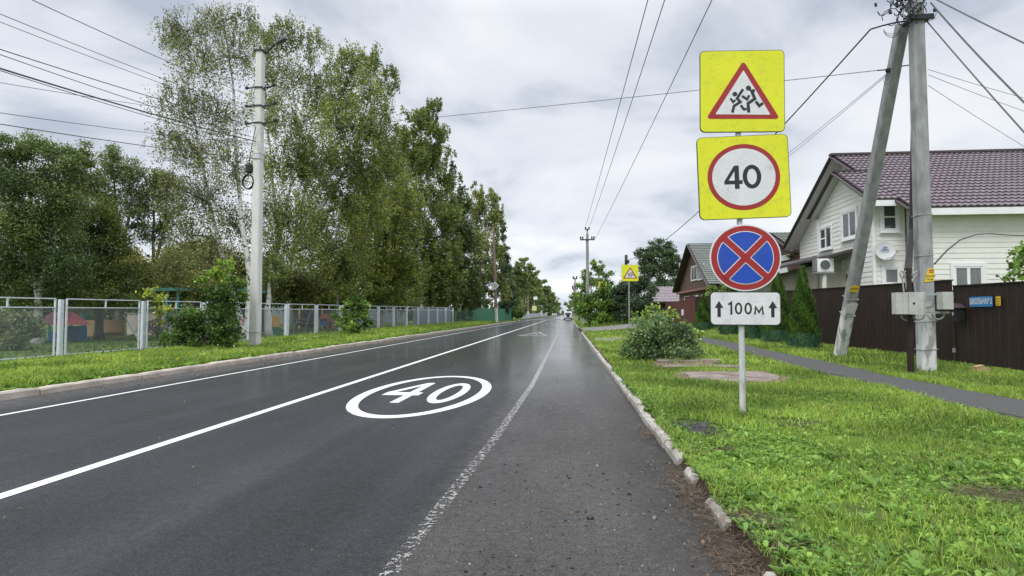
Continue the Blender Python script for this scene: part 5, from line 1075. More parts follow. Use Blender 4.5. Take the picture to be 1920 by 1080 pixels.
m = MB(); m.b2((p.x-W2*.1, p.y-.5, p.z+.02), (p.x+W2*.85, p.y-.42, p.z+h1*.62)); m.b2((p.x-W2, p.y+.6, p.z+.02), (p.x+W2, p.y+.66, p.z+h1*.9)); parts(m, 'side_panel', playb, t)
fr = sframe((p.x-W2*.8, p.y-.47, p.z+.35)); MB().prism(circ(.38, 20, ry=.3), fr, 0, .05).build('round_panel', teal, t)
# turquoise shelter
p, s = loc_frame(330, 628, 33); t = thing('shelter', p, 'turquoise playground shelter with a flat roof above the maple shrub', 'shelter')
A = P(298, 545, 33); B = P(420, 545, 33); m = MB(); m.b2((A.x, p.y-1, A.z-.05), (B.x+1, p.y+3, A.z+.12)); m.build('roof', teal, t)
m = MB()
for px in (330, 352, 418):
    q = onG(px, 625, 33); m.box((q.x, p.y-.8, (p.z+A.z)/2), (.14, .14, A.z-p.z-.05)); m.box((q.x, p.y+2.8, (p.z+A.z)/2), (.12, .12, A.z-p.z-.05))
parts(m, 'post', teal, t); m = MB(); m.b2((A.x+.1, p.y+2.9, p.z), (B.x+.9, p.y+3.0, A.z-.1)); m.build('back_wall', darkin, t)
q = onG(155, 630, 27); o = MB().box((q.x, q.y, q.z+.62), (.14, .14, 1.25)).build('turquoise_post', teal, None, q); tag(o, 'turquoise post between the pink playhouse and the tan boards', 'post')
p = onG(195, 631, 29); s = 29/F; t = thing('board_sandbox', p, 'tan wooden board box behind the fence right of the pink playhouse', 'sandbox'); m = MB(); m.b2((p.x-38*s, p.y, p.z+.1), (p.x+40*s, p.y+.08, p.z+34*s)); m.b2((p.x-38*s, p.y+.08, p.z), (p.x-36*s, p.y+1.6, p.z+34*s)); m.build('boards', tan, t); MB().b2((p.x-10*s, p.y-.35, p.z+.28), (p.x+36*s, p.y-.02, p.z+.34)).build('bench', tan, t)
p = onG(275, 631, 33); s = 33/F; t = thing('low_wall', p, 'low beige wall behind the fence below the hazel', 'wall'); m = MB(); m.b2((p.x-40*s, p.y, p.z-.1), (p.x+55*s, p.y+.2, p.z+40*s)); m.build('wall', beigew, t); MB().b2((p.x-41*s, p.y-.04, p.z+40*s), (p.x+56*s, p.y+.24, p.z+42*s)).build('coping', conc, t)
tree('plum_tree', 'small forked tree with a whitewashed leaning trunk before the beige wall', (262, 645), [(238, 565, 22, 14), (270, 560, 22, 12)], [[(250, 618), (232, 590)], [(258, 620), (268, 575)]], .09, 4.8, 1.2, DK, DH, 'round', birch, 'dark trees at the left', d=27)
tree('currant_bush', 'dull red brown leaved bush before the beige wall', (295, 640), [(285, 612, 16, 14), (305, 608, 12, 12), (292, 626, 14, 10)], [[(294, 620), (292, 608)]], .02, 4.8, .9, (.06, .05, .03), (.14, .12, .07), 'round', twigm, 'shrubs on the verges', 'shrub', d=28)
tree('lilac_bush', 'grey green bush behind the mesh at the left edge', (40, 660), [(15, 610, 34, 26), (45, 625, 30, 22), (10, 645, 36, 18), (60, 600, 20, 18)], [[(38, 630), (30, 605)]], .03, 5.5, 1.6, (.03, .05, .02), (.12, .16, .07), 'round', twigm, 'shrubs on the verges', 'shrub', d=20)
# yellow pavilion
p = onG(560, 612, 45); s = 45/F; t = thing('pavilion', p, 'open pavilion with a yellow roof edge under the birches', 'pavilion'); zr = P(560, 561, 45).z
MB().b2((p.x-64*s, p.y-.05, zr-1.6*s), (p.x+60*s, p.y, zr+2*s)).build('roof_edge', yelp, t); MB().b2((p.x-64*s, p.y+.002, zr-1*s), (p.x+66*s, p.y+4, zr+1.4*s)).build('roof', darkin, t); MB().b2((p.x-62*s, p.y+3.8, p.z), (p.x+62*s, p.y+3.9, zr-.1)).build('back_wall', darkin, t)
m = MB(); 
for x in (-60, 0, 44): m.box((p.x+x*s, p.y+.1, (p.z+zr)/2), (.1, .1, zr-p.z-.1))
parts(m, 'post', yelp, t)
# climbing arches
p = onG(575, 622, 38); s = 38/F; t = thing('climbing_frame', p, 'climbing frame of bent metal arches, one painted yellow, behind the fence', 'climbing frame')
for k, (x0, x1, h_, mt) in enumerate(((-26, 4, 42, steel), (-8, 10, 40, steel), (-14, 14, 43, greenf), (8, 16, 43, yelp))):
    pts = [(p.x+(x0+(x1-x0)*i/14)*s, p.y+.35*k+.2*i/14, p.z+h_*s*math.sin(math.pi/2*min(1, i/9))*(1 if i < 10 else 1-((i-9)/5)**2*(.0 if k != 3 else 0))) for i in range(15)]
    if k == 3: pts = [(p.x+(2+14*math.sin(math.pi/2*i/14))*s, p.y+.4, p.z+h_*s*math.cos(math.pi/2*(i/14)**1.5)) for i in range(15)]
    MB().tube(pts, .025, 6).build('arch', mt, t)
q = onG(575, 615, 44); t = thing('log_bench', q, 'dark log bench behind the climbing frame', 'bench'); m = MB(); m.tube([(q.x-1.2, q.y, q.z+.42), (q.x+1.2, q.y, q.z+.42)], .13, 8); m.tube([(q.x-1.2, q.y+.2, q.z+.7), (q.x+1.2, q.y+.2, q.z+.7)], .1, 8); m.build('log', darkin, t); m = MB(); m.box((q.x-.9, q.y, q.z+.2), (.2, .3, .4)); m.box((q.x+.9, q.y, q.z+.2), (.2, .3, .4)); parts(m, 'support', darkin, t)
p = onG(612, 616, 42); s = 42/F; t = thing('playhouse', p, 'toy house with a red roof and blue front by the climbing frame', 'playhouse'); m = MB()
m.add([(p.x-12*s, p.y-.5, p.z+22*s), (p.x+4*s, p.y-.5, p.z+22*s), (p.x+6*s, p.y+.2, p.z+31*s), (p.x-9*s, p.y+.2, p.z+31*s), (p.x-10*s, p.y+.9, p.z+22*s), (p.x+7*s, p.y+.9, p.z+22*s)], [(0, 1, 2, 3), (3, 2, 5, 4), (0, 3, 4), (1, 5, 2)]); m.build('roof', pm('play_red', (.5, .1, .08), None, 4, .5), t)
MB().b2((p.x-12*s, p.y-.4, p.z+8*s), (p.x+2*s, p.y-.3, p.z+18*s)).build('front_panel', playb, t); m = MB(); m.prism([(-7*s, -12*s), (7*s, -12*s), (7*s, 6*s), (0, 14*s), (-7*s, 6*s)], sframe((p.x+10*s, p.y-.3, p.z+16*s)), -.8, 0); m.build('end_wall', pm('play_brown', (.26, .14, .11), None, 4, .6), t); MB().prism([(-2*s, -11*s), (2*s, -11*s), (2*s, 1*s), (-2*s, 1*s)], sframe((p.x+10*s, p.y-.305, p.z+15.5*s)), 0, .01).build('door', darkin, t)
MB().tube([(p.x-10*s, p.y-.4, p.z), (p.x-10*s, p.y-.4, p.z+23*s)], .03, 6).build('corner_post', orangep, t)
p = onG(517, 624, 34); s = 34/F; t = thing('play_board', p, 'orange and green play board left of the climbing frame', 'board'); MB().b2((p.x-8*s, p.y, p.z+14*s), (p.x+8*s, p.y+.05, p.z+35*s)).build('upper_board', orangep, t); MB().b2((p.x-8*s, p.y+.005, p.z), (p.x+8*s, p.y+.045, p.z+13.8*s)).build('lower_board', greenf, t)
p = onG(455, 624, 30); t = thing('totem', p, 'stacked red and cream wooden totem left of the lamp pole', 'totem'); m1, m2 = MB(), MB()
for k in range(6): (m1 if k % 2 else m2).lathe((p.x, p.y, p.z+.16*k), [(.08, 0), (.12, .03), (.12, .12), (.08, .155)], 10)
parts(m1, 'red_ring', pink, t); parts(m2, 'cream_ring', beigew, t)
p = onG(462, 626, 31); o = MB().b2((p.x-.5, p.y, p.z), (p.x+.6, p.y+.3, p.z+.16)).b2((p.x-.45, p.y+.05, p.z+.18), (p.x+.55, p.y+.25, p.z+.34)).build('log_step', tan, None, p); tag(o, 'stacked pinkish timber steps beside the totem', 'steps')
for px, py, d, lb in ((505, 628, 31.5, 'thick whitewashed birch trunk between the pole and the play board'), (634, 622, 43, 'dark trunk standing behind the red roofed toy house'), (745, 612, 53, 'whitewashed trunk behind the mesh right of the small bush'), (756, 611, 55, 'slim whitewashed trunk next to another behind the mesh')):
    tree('birch_tree', lb, (px, py), [(px, 520, 26, 18), (px+14, 500, 22, 20)], [[(px-2, 560), (px+3, 500)]], .2 if px == 505 else .15, 4.8, 1.4, DK, DH, 'round', birch, 'birches behind the playground fence', d=d)

# ------------------------------------------------------------------ houses on the right
def xr(poly, z):
    xs_ = []
    for i in range(len(poly)):
        (x0, z0), (x1, z1) = poly[i], poly[(i+1) % len(poly)]
        if (z0-z)*(z1-z) <= 0 and z0 != z1: xs_.append(x0+(x1-x0)*(z-z0)/(z1-z0))
    return (min(xs_), max(xs_)) if xs_ else None
def boards(fr, poly, pitch, dep):
    o, u, v, n = fr; zs = [q[1] for q in poly]; m = MB(); z = min(zs)+1e-4
    while z < max(zs)-.01:
        z1 = min(z+pitch, max(zs)-1e-4); a = xr(poly, z); b = xr(poly, z1)
        if a and b:
            vs = [o+u*a[0]+v*z+n*dep, o+u*a[1]+v*z+n*dep, o+u*b[1]+v*z1+n*.004, o+u*b[0]+v*z1+n*.004, o+u*a[0]+v*z, o+u*a[1]+v*z]
            m.add(vs, [(0, 1, 2, 3), (4, 5, 1, 0)])
        z = z1
    return m
def window(fr, cx, cz, w_, h_, parent, sashes=2, trim=.1, pane=None, transom=False, sill=True):
    F_ = shift(fr, cx, cz); m = MB(); t = .055
    m.ring([(-w_/2-trim, -h_/2-trim), (w_/2+trim, -h_/2-trim), (w_/2+trim, h_/2+trim), (-w_/2-trim, h_/2+trim)], [(-w_/2, -h_/2), (w_/2, -h_/2), (w_/2, h_/2), (-w_/2, h_/2)], F_, 0, .05)
    o = m.build('window', white, parent); m = MB()
    m.ring([(-w_/2, -h_/2), (w_/2, -h_/2), (w_/2, h_/2), (-w_/2, h_/2)], [(-w_/2+t, -h_/2+t), (w_/2-t, -h_/2+t), (w_/2-t, h_/2-t), (-w_/2+t, h_/2-t)], F_, 0, .035)
    for k in range(1, sashes): x = -w_/2+w_*k/sashes; m.prism([(x-.05, -h_/2+t), (x+.05, -h_/2+t), (x+.05, h_/2-t), (x-.05, h_/2-t)], F_, 0, .033)
    if transom: m.prism([(-w_/2+t, -.02), (w_/2*(-1+2/sashes)-t if sashes > 1 else w_/2-t, -.02), (w_/2*(-1+2/sashes)-t if sashes > 1 else w_/2-t, .04), (-w_/2+t, .04)], F_, 0, .03)
    m.build('frame', white, o); MB().prism([(-w_/2+.02, -h_/2+.02), (w_/2-.02, -h_/2+.02), (w_/2-.02, h_/2-.02), (-w_/2+.02, h_/2-.02)], F_, .003, .012).build('pane', pane or glass, o)
    if sill: MB().prism([(-w_/2-trim-.04, -h_/2-trim-.03), (w_/2+trim+.04, -h_/2-trim-.03), (w_/2+trim+.04, -h_/2-trim), (-w_/2-trim-.04, -h_/2-trim)], F_, .05, .12).build('sill', white, o)
    return o
def tiled(poly, org, ux, uy, mat, name, parent, px_=.22, py_=.35, th=.05, zlift=.0):  # polygon in (along, up slope) coordinates; waves and steps are real
    ux = ux.normalized(); uy = uy.normalized(); n = ux.cross(uy).normalized(); 
    if n.z < 0: n = -n
    m = MB(); ys_ = [q[1] for q in poly]; y = min(ys_)+1e-4; top = max(ys_)
    while y < top-.02:
        y1 = min(y+py_, top-1e-4); a = xr(poly, y); b = xr(poly, y1)
        if a and b:
            nxs = max(6, int((a[1]-a[0])/px_*6)); vs = []
            for j in range(nxs+1):
                t = j/nxs
                for (r_, yy_, lift) in ((a, y, -.01), (a, y, .05), (b, y1, .0)):
                    x = r_[0]+(r_[1]-r_[0])*t; w_ = .02*math.cos(2*math.pi*x/px_); vs.append(org+ux*x+uy*(yy_+(.03*math.cos(2*math.pi*x/px_) if 0 else 0))+n*(lift+w_+.03+zlift))
            m.add(vs, [(j*3+k, (j+1)*3+k, (j+1)*3+k+1, j*3+k+1) for j in range(nxs) for k in range(2)])
        y = y1
    return m.build(name, mat, parent)
# white house
RX0, BX = 12.2, 11.2; YR, ZR = 27.8, 8.53; SL_ = .575
def zroof(y): return ZR-SL_*abs(y-YR)
h = thing('white_house', (11.5, 22.3, ground(11.5, 22.3)), 'white sided two storey house with a purple brown tiled roof behind the brown fence', 'house')
XE_ = 27.0; YN = 21.8; YF = 33.9
# near slope: x along, y up the slope
cs = 1/math.sqrt(1+SL_*SL_); upn = Vector((0, 1, SL_)).normalized(); O = Vector((0, YN, zroof(YN)))
def uy(y): return (y-YN)/cs
tiled([(RX0-.1, uy(YN)), (XE_, uy(YN)), (XE_, uy(YR)), (RX0-.1, uy(YR))], O, Vector((1, 0, 0)), upn, roofm, 'roof_near_slope', h)
bw = tiled([(BX, uy(22.6)), (RX0-.1, uy(22.6)), (RX0-.1, uy(25.6)), (BX, uy(25.6))], O, Vector((1, 0, 0)), upn, roofm, 'bay_roof_slope', h)
upf = Vector((0, -1, SL_)).normalized(); O2 = Vector((0, YF, zroof(YF)))
tiled([(RX0-.1, 0), (XE_, 0), (XE_, (YF-YR)/cs), (RX0-.1, (YF-YR)/cs)], O2, Vector((1, 0, 0)), upf, roofm, 'roof_far_slope', h)
zb = zroof(25.6); O3 = Vector((0, 28.1, zb-SL_*2.5)); tiled([(BX, 0), (RX0+1.6, 0), (RX0+1.6, 2.5/cs), (BX, 2.5/cs)], O3, Vector((1, 0, 0)), upf, roofm, 'bay_far_slope', h)
m = MB()                                                              # underside and bargeboards of the roofs
def slope_slab(x0, x1, ya, za, yb, zb_, th=.14): m.add([(x0, ya, za-.02), (x1, ya, za-.02), (x1, yb, zb_-.02), (x0, yb, zb_-.02), (x0, ya, za-th), (x1, ya, za-th), (x1, yb, zb_-th), (x0, yb, zb_-th)], [(0, 1, 2, 3), (7, 6, 5, 4), (0, 4, 5, 1), (2, 6, 7, 3), (0, 3, 7, 4), (1, 5, 6, 2)])
slope_slab(RX0-.08, XE_, YN+.02, zroof(YN+.02), YR, ZR); slope_slab(RX0-.08, XE_, YF, zroof(YF), YR+.002, ZR)
slope_slab(BX+.02, RX0-.1, 22.62, zroof(22.62), 25.6, zb); slope_slab(BX+.02, RX0+1.5, 28.1, zb-SL_*2.5, 25.602, zb)
m.build('roof_soffit', pm('soffit_white', (.6, .6, .58), (.52, .52, .5), 3, .6), h)
m = MB()
def rake(x, ya, za, yb, zb_): m.beam((x, ya, za-.03), (x, yb, zb_-.03), .05, .2, Vector((1, 0, 0)))
rake(RX0-.13, YF+.05, zroof(YF+.05), YR, ZR); rake(RX0-.13, 25.6, zb, YR, ZR); rake(BX-.03, 25.6, zb, 28.2, zb-SL_*2.6); rake(BX-.03, 25.6, zb, 22.5, zroof(22.5)); rake(RX0-.13, 22.6, zroof(22.6), YN-.05, zroof(YN-.05))
m.beam((RX0-.2, YR, ZR+.08), (XE_, YR, ZR+.08), .24, .1); m.beam((BX-.05, 25.6, zb+.06), (RX0+.3, 25.6, zb+.06), .2, .08); m.build('roof_trim', trimb, h)
m = MB(); m.b2((RX0+.3, YN-.02, zroof(YN)-.26), (XE_, YN+.04, zroof(YN)-.03)); m.b2((BX+.1, 22.55, zroof(22.6)-.24), (RX0-.12, 22.6, zroof(22.6)-.03)); m.build('fascia', white, h)
gz = .1
frN = (Vector((0, 22.35, 0)), Vector((1, 0, 0)), ZZ, Vector((0, -1, 0)))
boards(frN, [(12.6, gz), (XE_-.5, gz), (XE_-.5, zroof(22.35)-.16), (12.6, zroof(22.35)-.16)], .19, .02).build('near_wall', sid, h)
frB = (Vector((0, 23.15, 0)), Vector((1, 0, 0)), ZZ, Vector((0, -1, 0)))
boards(frB, [(11.5, gz), (12.62, gz), (12.62, zroof(23.15)-.16), (11.5, zroof(23.15)-.16)], .19, .02).build('bay_side_wall', sid, h)
# street wall, drawn along -Y so that its normal points to the street
frS = (Vector((11.5, 0, 0)), Vector((0, -1, 0)), ZZ, Vector((-1, 0, 0)))
boards(frS, [(-27.9, gz), (-23.15, gz), (-23.15, zroof(23.15)-.16), (-25.6, zb-.16), (-27.9, zb-SL_*2.3-.16)], .19, .02).build('bay_gable_wall', sid, h)
frS2 = (Vector((12.7, 0, 0)), Vector((0, -1, 0)), ZZ, Vector((-1, 0, 0)))
boards(frS2, [(-33.3, gz), (-22.35, gz), (-22.35, zroof(22.35)-.16), (-YR, ZR-.16), (-33.3, zroof(33.3)-.16)], .19, .02).build('street_gable_wall', sid, h)
m = MB(); m.box((11.48, 23.13, 2.9), (.1, .1, 5.4)); m.box((11.48, 27.92, 2.9), (.1, .1, 5.3)); m.box((12.58, 22.33, 2.4), (.12, .1, 4.6)); parts(m, 'corner_trim', white, h)
m = MB(); m.b2((11.6, 23.2, .1), (12.6, 27.8, 5.0)).b2((12.75, 22.4, .1), (26.4, 33.2, 4.9)); m.build('inner_walls', cream, h)
def onplaneX(px, py, X): v = FW*F+RT*(px-960)+UP*(540-py); t = X/v.x; return v.y*t, H+v.z*t
def onplaneY(px, py, Y): v = FW*F+RT*(px-960)+UP*(540-py); t = Y/v.y; return v.x*t, H+v.z*t
def winX(pl, X, fr, x0, y0, x1, y1, **k):    # px box on a plane facing the street
    ya, za = onplaneX(x0, y0, X); yb, zb_ = onplaneX(x1, y1, X); za2 = onplaneX((x0+x1)/2, y0, X)[1]; zb2 = onplaneX((x0+x1)/2, y1, X)[1]
    return window(fr, -(ya+yb)/2, (za2+zb2)/2, abs(ya-yb), abs(za2-zb2), pl, **k)
def winY(pl, Y, fr, x0, y0, x1, y1, **k):
    xa, za = onplaneY(x0, y0, Y); xb, zb_ = onplaneY(x1, y1, Y); return window(fr, (xa+xb)/2, (za+zb_)/2, abs(xa-xb), abs(za-zb_), pl, **k)
fB = shift(frS, 0, 0, .02); winX(h, 11.5, fB, 1581, 397, 1608, 445, sashes=2)
winX(h, 11.5, fB, 1539, 427, 1561, 466, sashes=2, transom=True, trim=.07)
winX(h, 11.5, fB, 1585, 512, 1600, 560, sashes=1)
fN = shift(frN, 0, 0, .02); fBs = shift(frB, 0, 0, .02)
winY(h, 23.15, fBs, 1653, 384, 1681, 431, sashes=1, transom=True)
winY(h, 23.15, fBs, 1657, 503, 1685, 532, sashes=1, pane=curtain)
winY(h, 22.35, fN, 1788, 500, 1842, 548, sashes=2, pane=curtain, trim=.13)
q0 = onplaneY(1648, 371, 23.15); q1 = onplaneY(1688, 371, 23.15); MB().b2((q0[0], 22.92, q0[1]-.2), (q1[0], 23.12, q0[1]-.1)).build('window_hood', white, h)
# annex
ha = thing('annex', (10.8, 24.6, ground(10.8, 24.6)), 'low cream annex with a dark lean to roof beside the white house', 'annex')
m = MB(); m.b2((11.3, 25.3, .1), (12.6, 38, 3.55)); m.build('wall', cream, ha)
m = MB(); 
for Y in (27.5, 30.0, 32.0): m.b2((11.24, Y, .1), (11.3, Y+.18, 3.5))
parts(m, 'pilaster', pm('cream_dark', (.36, .34, .26), None, 3, .9), ha)
m = MB(); m.add([(10.6, 24.4, 3.72), (10.6, 38.5, 3.72), (12.8, 38.5, 4.35), (12.8, 24.4, 4.35), (10.6, 24.4, 3.62), (10.6, 38.5, 3.62), (12.8, 38.5, 4.25), (12.8, 24.4, 4.25)], [(0, 1, 2, 3), (7, 6, 5, 4), (0, 4, 5, 1), (2, 6, 7, 3), (0, 3, 7, 4), (1, 5, 6, 2)]); m.build('roof', trimb, ha)
MB().b2((10.62, 29.5, 3.36), (10.68, 38.4, 3.61)).build('fascia', white, ha)
# AC unit on the annex wall
x_, z_ = onplaneY(1549, 497, 24.9); ac = thing('air_conditioner', (x_, 25.1, z_-.35), 'white air conditioner unit under the edge of the annex roof', 'air conditioner')
m = MB(); m.b2((x_-.33, 24.9, z_-.27), (x_+.3, 25.25, z_+.27)); m.build('housing', white, ac); fr = (Vector((x_-.04, 24.895, z_)), Vector((1, 0, 0)), ZZ, Vector((0, -1, 0)))
MB().prism(circ(.2, 24), fr, 0, .01).build('fan_grille', pm('grille', (.12, .12, .13), (.08, .08, .09), 50, .6), ac); m = MB(); m.ring(circ(.225, 24), circ(.2, 24), fr, 0, .02); m.build('grille_ring', white, ac); MB().b2((x_-.4, 24.92, z_-.33), (x_+.35, 25.3, z_-.28)).build('bracket', steel, ac)
MB().b2((x_-.42, 24.95, z_-.25), (x_-.34, 25.2, z_+.25)).build('side_grille', pm('grille_side', (.2, .2, .2), None, 30, .6), ac)
o = MB().lathe((x_, 25.1, .2), [(.09, 0), (.09, z_-.6), (.06, z_-.54)], 10).build('vent_pipe', conc_w, None, (x_, 25.1, .2)); tag(o, 'white pipe standing under the air conditioner', 'pipe')
# satellite dish on the bay side wall
x_, z_ = onplaneY(1659, 470, 22.9); sd_ = thing('satellite_dish', (x_, 23.1, z_), 'white satellite dish with a faint red and blue mark on the house wall', 'satellite dish'); n_ = Vector((-.15, -1, .25)).normalized(); u_ = n_.cross(ZZ).normalized()*-1; v_ = u_.cross(n_)*-1; v_ = v_ if v_.z > 0 else -v_
m = MB(); vs = []; K = 28
c0 = Vector((x_, 22.88, z_))
for j in range(6):
    r = .33*j/5
    for k in range(K): vs.append(c0+u_*r*math.cos(2*math.pi*k/K)+v_*r*1.08*math.sin(2*math.pi*k/K)+n_*(.25*r*r*2.2-.06))
m.add(vs, [(j*K+k, j*K+(k+1) % K, (j+1)*K+(k+1) % K, (j+1)*K+k) for j in range(5) for k in range(K)]); m.build('dish', pm('dish_grey', (.55, .56, .57), (.48, .49, .5), 3, .5), sd_)
fr = (c0+n_*.005+v_*.1, u_, v_, n_); o = MB().prism([(-.1, -.03), (0, -.01), (.02, .08), (-.05, .03)], fr, 0, .006).build('dish_mark', blue, sd_); MB().prism([(.0, .0), (.13, -.02), (.05, .05)], fr, .0, .007).build('dish_mark', sgr, sd_); MB().prism([(-.14, -.1), (.13, -.1), (.13, -.07), (-.14, -.07)], fr, 0, .007).build('dish_mark', sgb, sd_)
m = MB(); m.tube([c0-v_*.32, c0-v_*.34+n_*.25+u_*.12, c0-v_*.2+n_*.4+u_*.25], .012, 6); m.lathe(c0-v_*.2+n_*.4+u_*.25, [(.03, -.04), (.035, .05)], 8); m.tube([c0-n_*.06, (x_, 23.14, z_)], .03, 6); m.build('feed_arm', steel, sd_)
# wooden house behind
def gable_house(name, label, X, ya, yb, zeave, zridge, depth, wallm, roofmt, zs, pitch, wins, base_z=.2, ov=.5, lower=None):
    t = thing(name, (X, ya, ground(X, ya)), label, 'house'); fr = (Vector((X, 0, 0)), Vector((0, -1, 0)), ZZ, Vector((-1, 0, 0))); ym = (ya+yb)/2; sl = (zridge-zeave)/((yb-ya)/2)
    boards(fr, [(-yb+ov, zs), (-ya-ov, zs), (-ya-ov, zeave+ov*sl-.12), (-ym, zridge-.12), (-yb+ov, zeave+ov*sl-.12)], pitch, .03).build('gable_wall', wallm, t)
    m = MB(); m.b2((X+.02, ya+ov, base_z), (X+depth, yb-ov, zeave)); m.build('wall', lower or wallm, t)
    cs_ = 1/math.sqrt(1+sl*sl)
    tiled([(X-.5, 0), (X+depth+.3, 0), (X+depth+.3, (ym-ya)/cs_), (X-.5, (ym-ya)/cs_)], Vector((0, ya, zeave)), Vector((1, 0, 0)), Vector((0, 1, sl)), roofmt, 'near_roof_slope', t, .25, .4)
    tiled([(X-.5, 0), (X+depth+.3, 0), (X+depth+.3, (ym-ya)/cs_), (X-.5, (ym-ya)/cs_)], Vector((0, yb, zeave)), Vector((1, 0, 0)), Vector((0, -1, sl)), roofmt, 'far_roof_slope', t, .25, .4)
    m = MB()
    for a, b in (((ya-.05, zeave-.03), (ym, zridge)), ((yb+.05, zeave-.03), (ym, zridge))): m.beam((X-.52, a[0], a[1]-.06), (X-.52, b[0], b[1]-.06), .06, .26, Vector((1, 0, 0))); m.beam((X-.2, a[0], a[1]-.1), (X-.2, b[0], b[1]-.1), .7, .06, Vector((1, 0, 0)).cross(Vector((0, b[0]-a[0], b[1]-a[1])).normalized()))
    m.build('bargeboard', trimb, t)
    for x0, y0, x1, y1, sN in wins: winX(t, X-.03, shift(fr, 0, 0, .035), x0, y0, x1, y1, sashes=sN, trim=.08, sill=False)
    return t
bh = gable_house('brown_house', 'brown wooden house with a green roof and white windows in its gable', 12, 49.2, 64.9, 3.75, 8.0, 9, logs, roofg, 3.6, .22, [(1296.5, 500, 1307, 525, 2), (1309, 497, 1320.5, 523, 3), (1284.5, 557, 1293, 569, 2), (1301, 555, 1310, 566, 2), (1316, 554, 1326, 566, 2)], lower=brick)
m = MB(); m.b2((11.75, 49.4, 3.42), (12.0, 64.7, 3.62)); parts(m, 'belt_course', pm('belt_pink', (.3, .13, .11), None, 3, .7), bh)
wh = gable_house('wooden_house', 'log gable with a green roof peeping between the no stopping sign and the white house', 14, 36.4, 44.6, 5.15, 6.75, 7, logs, roofg, 4.6, .2, [], lower=brick, ov=.4)
fr = (Vector((13.96, 0, 0)), Vector((0, -1, 0)), ZZ, Vector((-1, 0, 0)))
o = MB(); ya, za = onplaneX(1458, 482, 13.9); o.b2((13.85, ya-2.2, za-.35), (13.93, ya+1.8, za)); o.build('balcony_board', white, wh)
sh = thing('shed', (14, 70, ground(14, 70)), 'low shed with a greyish brown tiled roof behind the red brown fence', 'shed'); p0 = P(1214, 538, 70); p1 = P(1284, 566, 66)
L0, L1 = P(1212, 566, 66), P(1296, 566, 66); T0, T1 = P(1216, 538, 71), P(1300, 538, 71)
MB().b2((L0.x+.3, L0.y+.4, .3), (L1.x, L0.y+5, L0.z)).build('wall', darkin, sh); up_ = (T0-L0); up_.x = 0
lt = up_.length; tiled([(L0.x, 0), (L1.x+.5, 0), (L1.x+.5, lt), (L0.x+.2, lt)], Vector((0, L0.y, L0.z)), Vector((1, 0, 0)), up_, roofy, 'roof', sh, .4, .55); MB().b2((L0.x, L0.y-.06, L0.z-.14), (L1.x+.5, L0.y-.01, L0.z+.03)).build('gutter', trimb, sh)
# fences of the right side
brf = corr('sheet_fence', 'long dark brown corrugated fence in front of the white house', (9.0, 42.4), (9.0, 14.65), .02, 2.0, .21, .009, brownf, top=(2.5, 2.12))
gt = corr('metal_gate', 'dark brown metal gate right of the utility pole, with the blue plate on it', (9.0, 14.63), (9.0, 8.0), .06, 2.0, .24, .009, brownf, 'gate', top=(1.98, 1.93))
m = MB(); yq, zq = onplaneX(1789, 620, 8.97); 
for z in (1.75, 1.55, .5): m.box((8.955, yq, z), (.05, .04, .1))
parts(m, 'hinge', conc, gt); MB().b2((8.955, yq-.012, .2), (8.965, yq+.012, 1.9)).build('gate_seam', darkin, gt)
o = MB().b2((8.9, 15.3, -.02), (9.08, 17.6, .2)).build('foundation_strip', conc_w, None, (9, 16, 0)); tag(o, 'white concrete strip under the brown fence', 'foundation')
corr('sheet_fence', 'red brown fence beside the driveway, below the shed', (9.2, 56), (9.2, 46.4), .02, 2.0, .3, .03, redf, top=(2.35, 2.35))
corr('metal_gate', 'tall red brown gate between the brown fence and the driveway fence', (9.05, 46.3), (9.05, 42.6), .02, 2.0, .5, .03, redf, 'gate', top=(2.6, 2.6))
yq, zq = onplaneX(1281, 586, 9.0); o = MB().prism(rrect(.22, .45, .03), (Vector((8.98, 46.6, zq)), Vector((0, -1, 0)), ZZ, Vector((-1, 0, 0))), 0, .12).build('mailbox', white, None, (8.98, 46.6, zq)); tag(o, 'small white box on the red brown fence', 'mailbox')
# picket fence far right
pf = thing('picket_fence', onG(1150, 600, 62), 'brown picket fence behind the bright bush and the dark tree', 'fence'); m = MB()
for k in range(40): q = onG(1138+k*1.6, 600, 60); m.box((q.x, q.y, q.z+.75), (.06, .03, 1.5))
parts(m, 'picket', woodp, pf)
# mailbox and plates on the gate
y_, z_ = onplaneX(1793, 588, 8.85); mbx = thing('mailbox', (8.9, y_, z_-.2), 'black house shaped mailbox hanging on the brown gate', 'mailbox')
m = MB(); m.b2((8.78, y_-.13, z_-.17), (8.95, y_+.13, z_+.14)); m.build('body', black, mbx); m = MB(); m.add([(8.72, y_-.17, z_+.13), (8.96, y_-.17, z_+.13), (8.96, y_, z_+.23), (8.72, y_, z_+.23), (8.72, y_+.17, z_+.13), (8.96, y_+.17, z_+.13), (8.72, y_, z_+.135), (8.96, y_, z_+.135)], [(0, 1, 2, 3), (3, 2, 5, 4), (0, 3, 4, 6), (1, 7, 5, 2), (0, 6, 7, 1), (6, 4, 5, 7)]); m.build('lid', trimb, mbx)
fr = (Vector((8.778, y_, z_)), Vector((0, -1, 0)), ZZ, Vector((-1, 0, 0))); MB().prism([(-.03, .04), (.03, .04), (.035, .0), (0, -.06), (-.035, 0)], fr, 0, .005).build('crest', pm('crest_silver', (.5, .52, .5), None, 5, .4), mbx)
ya, za = onplaneX(1818, 565, 8.94); yb, zb_ = onplaneX(1861, 564, 8.94); zc1 = onplaneX(1840, 556, 8.94)[1]; zc0 = onplaneX(1840, 575, 8.94)[1]
fr = (Vector((8.945, (ya+yb)/2, (zc0+zc1)/2)), Vector((0, -1, 0)), ZZ, Vector((-1, 0, 0))); W_ = abs(ya-yb); H_ = zc1-zc0
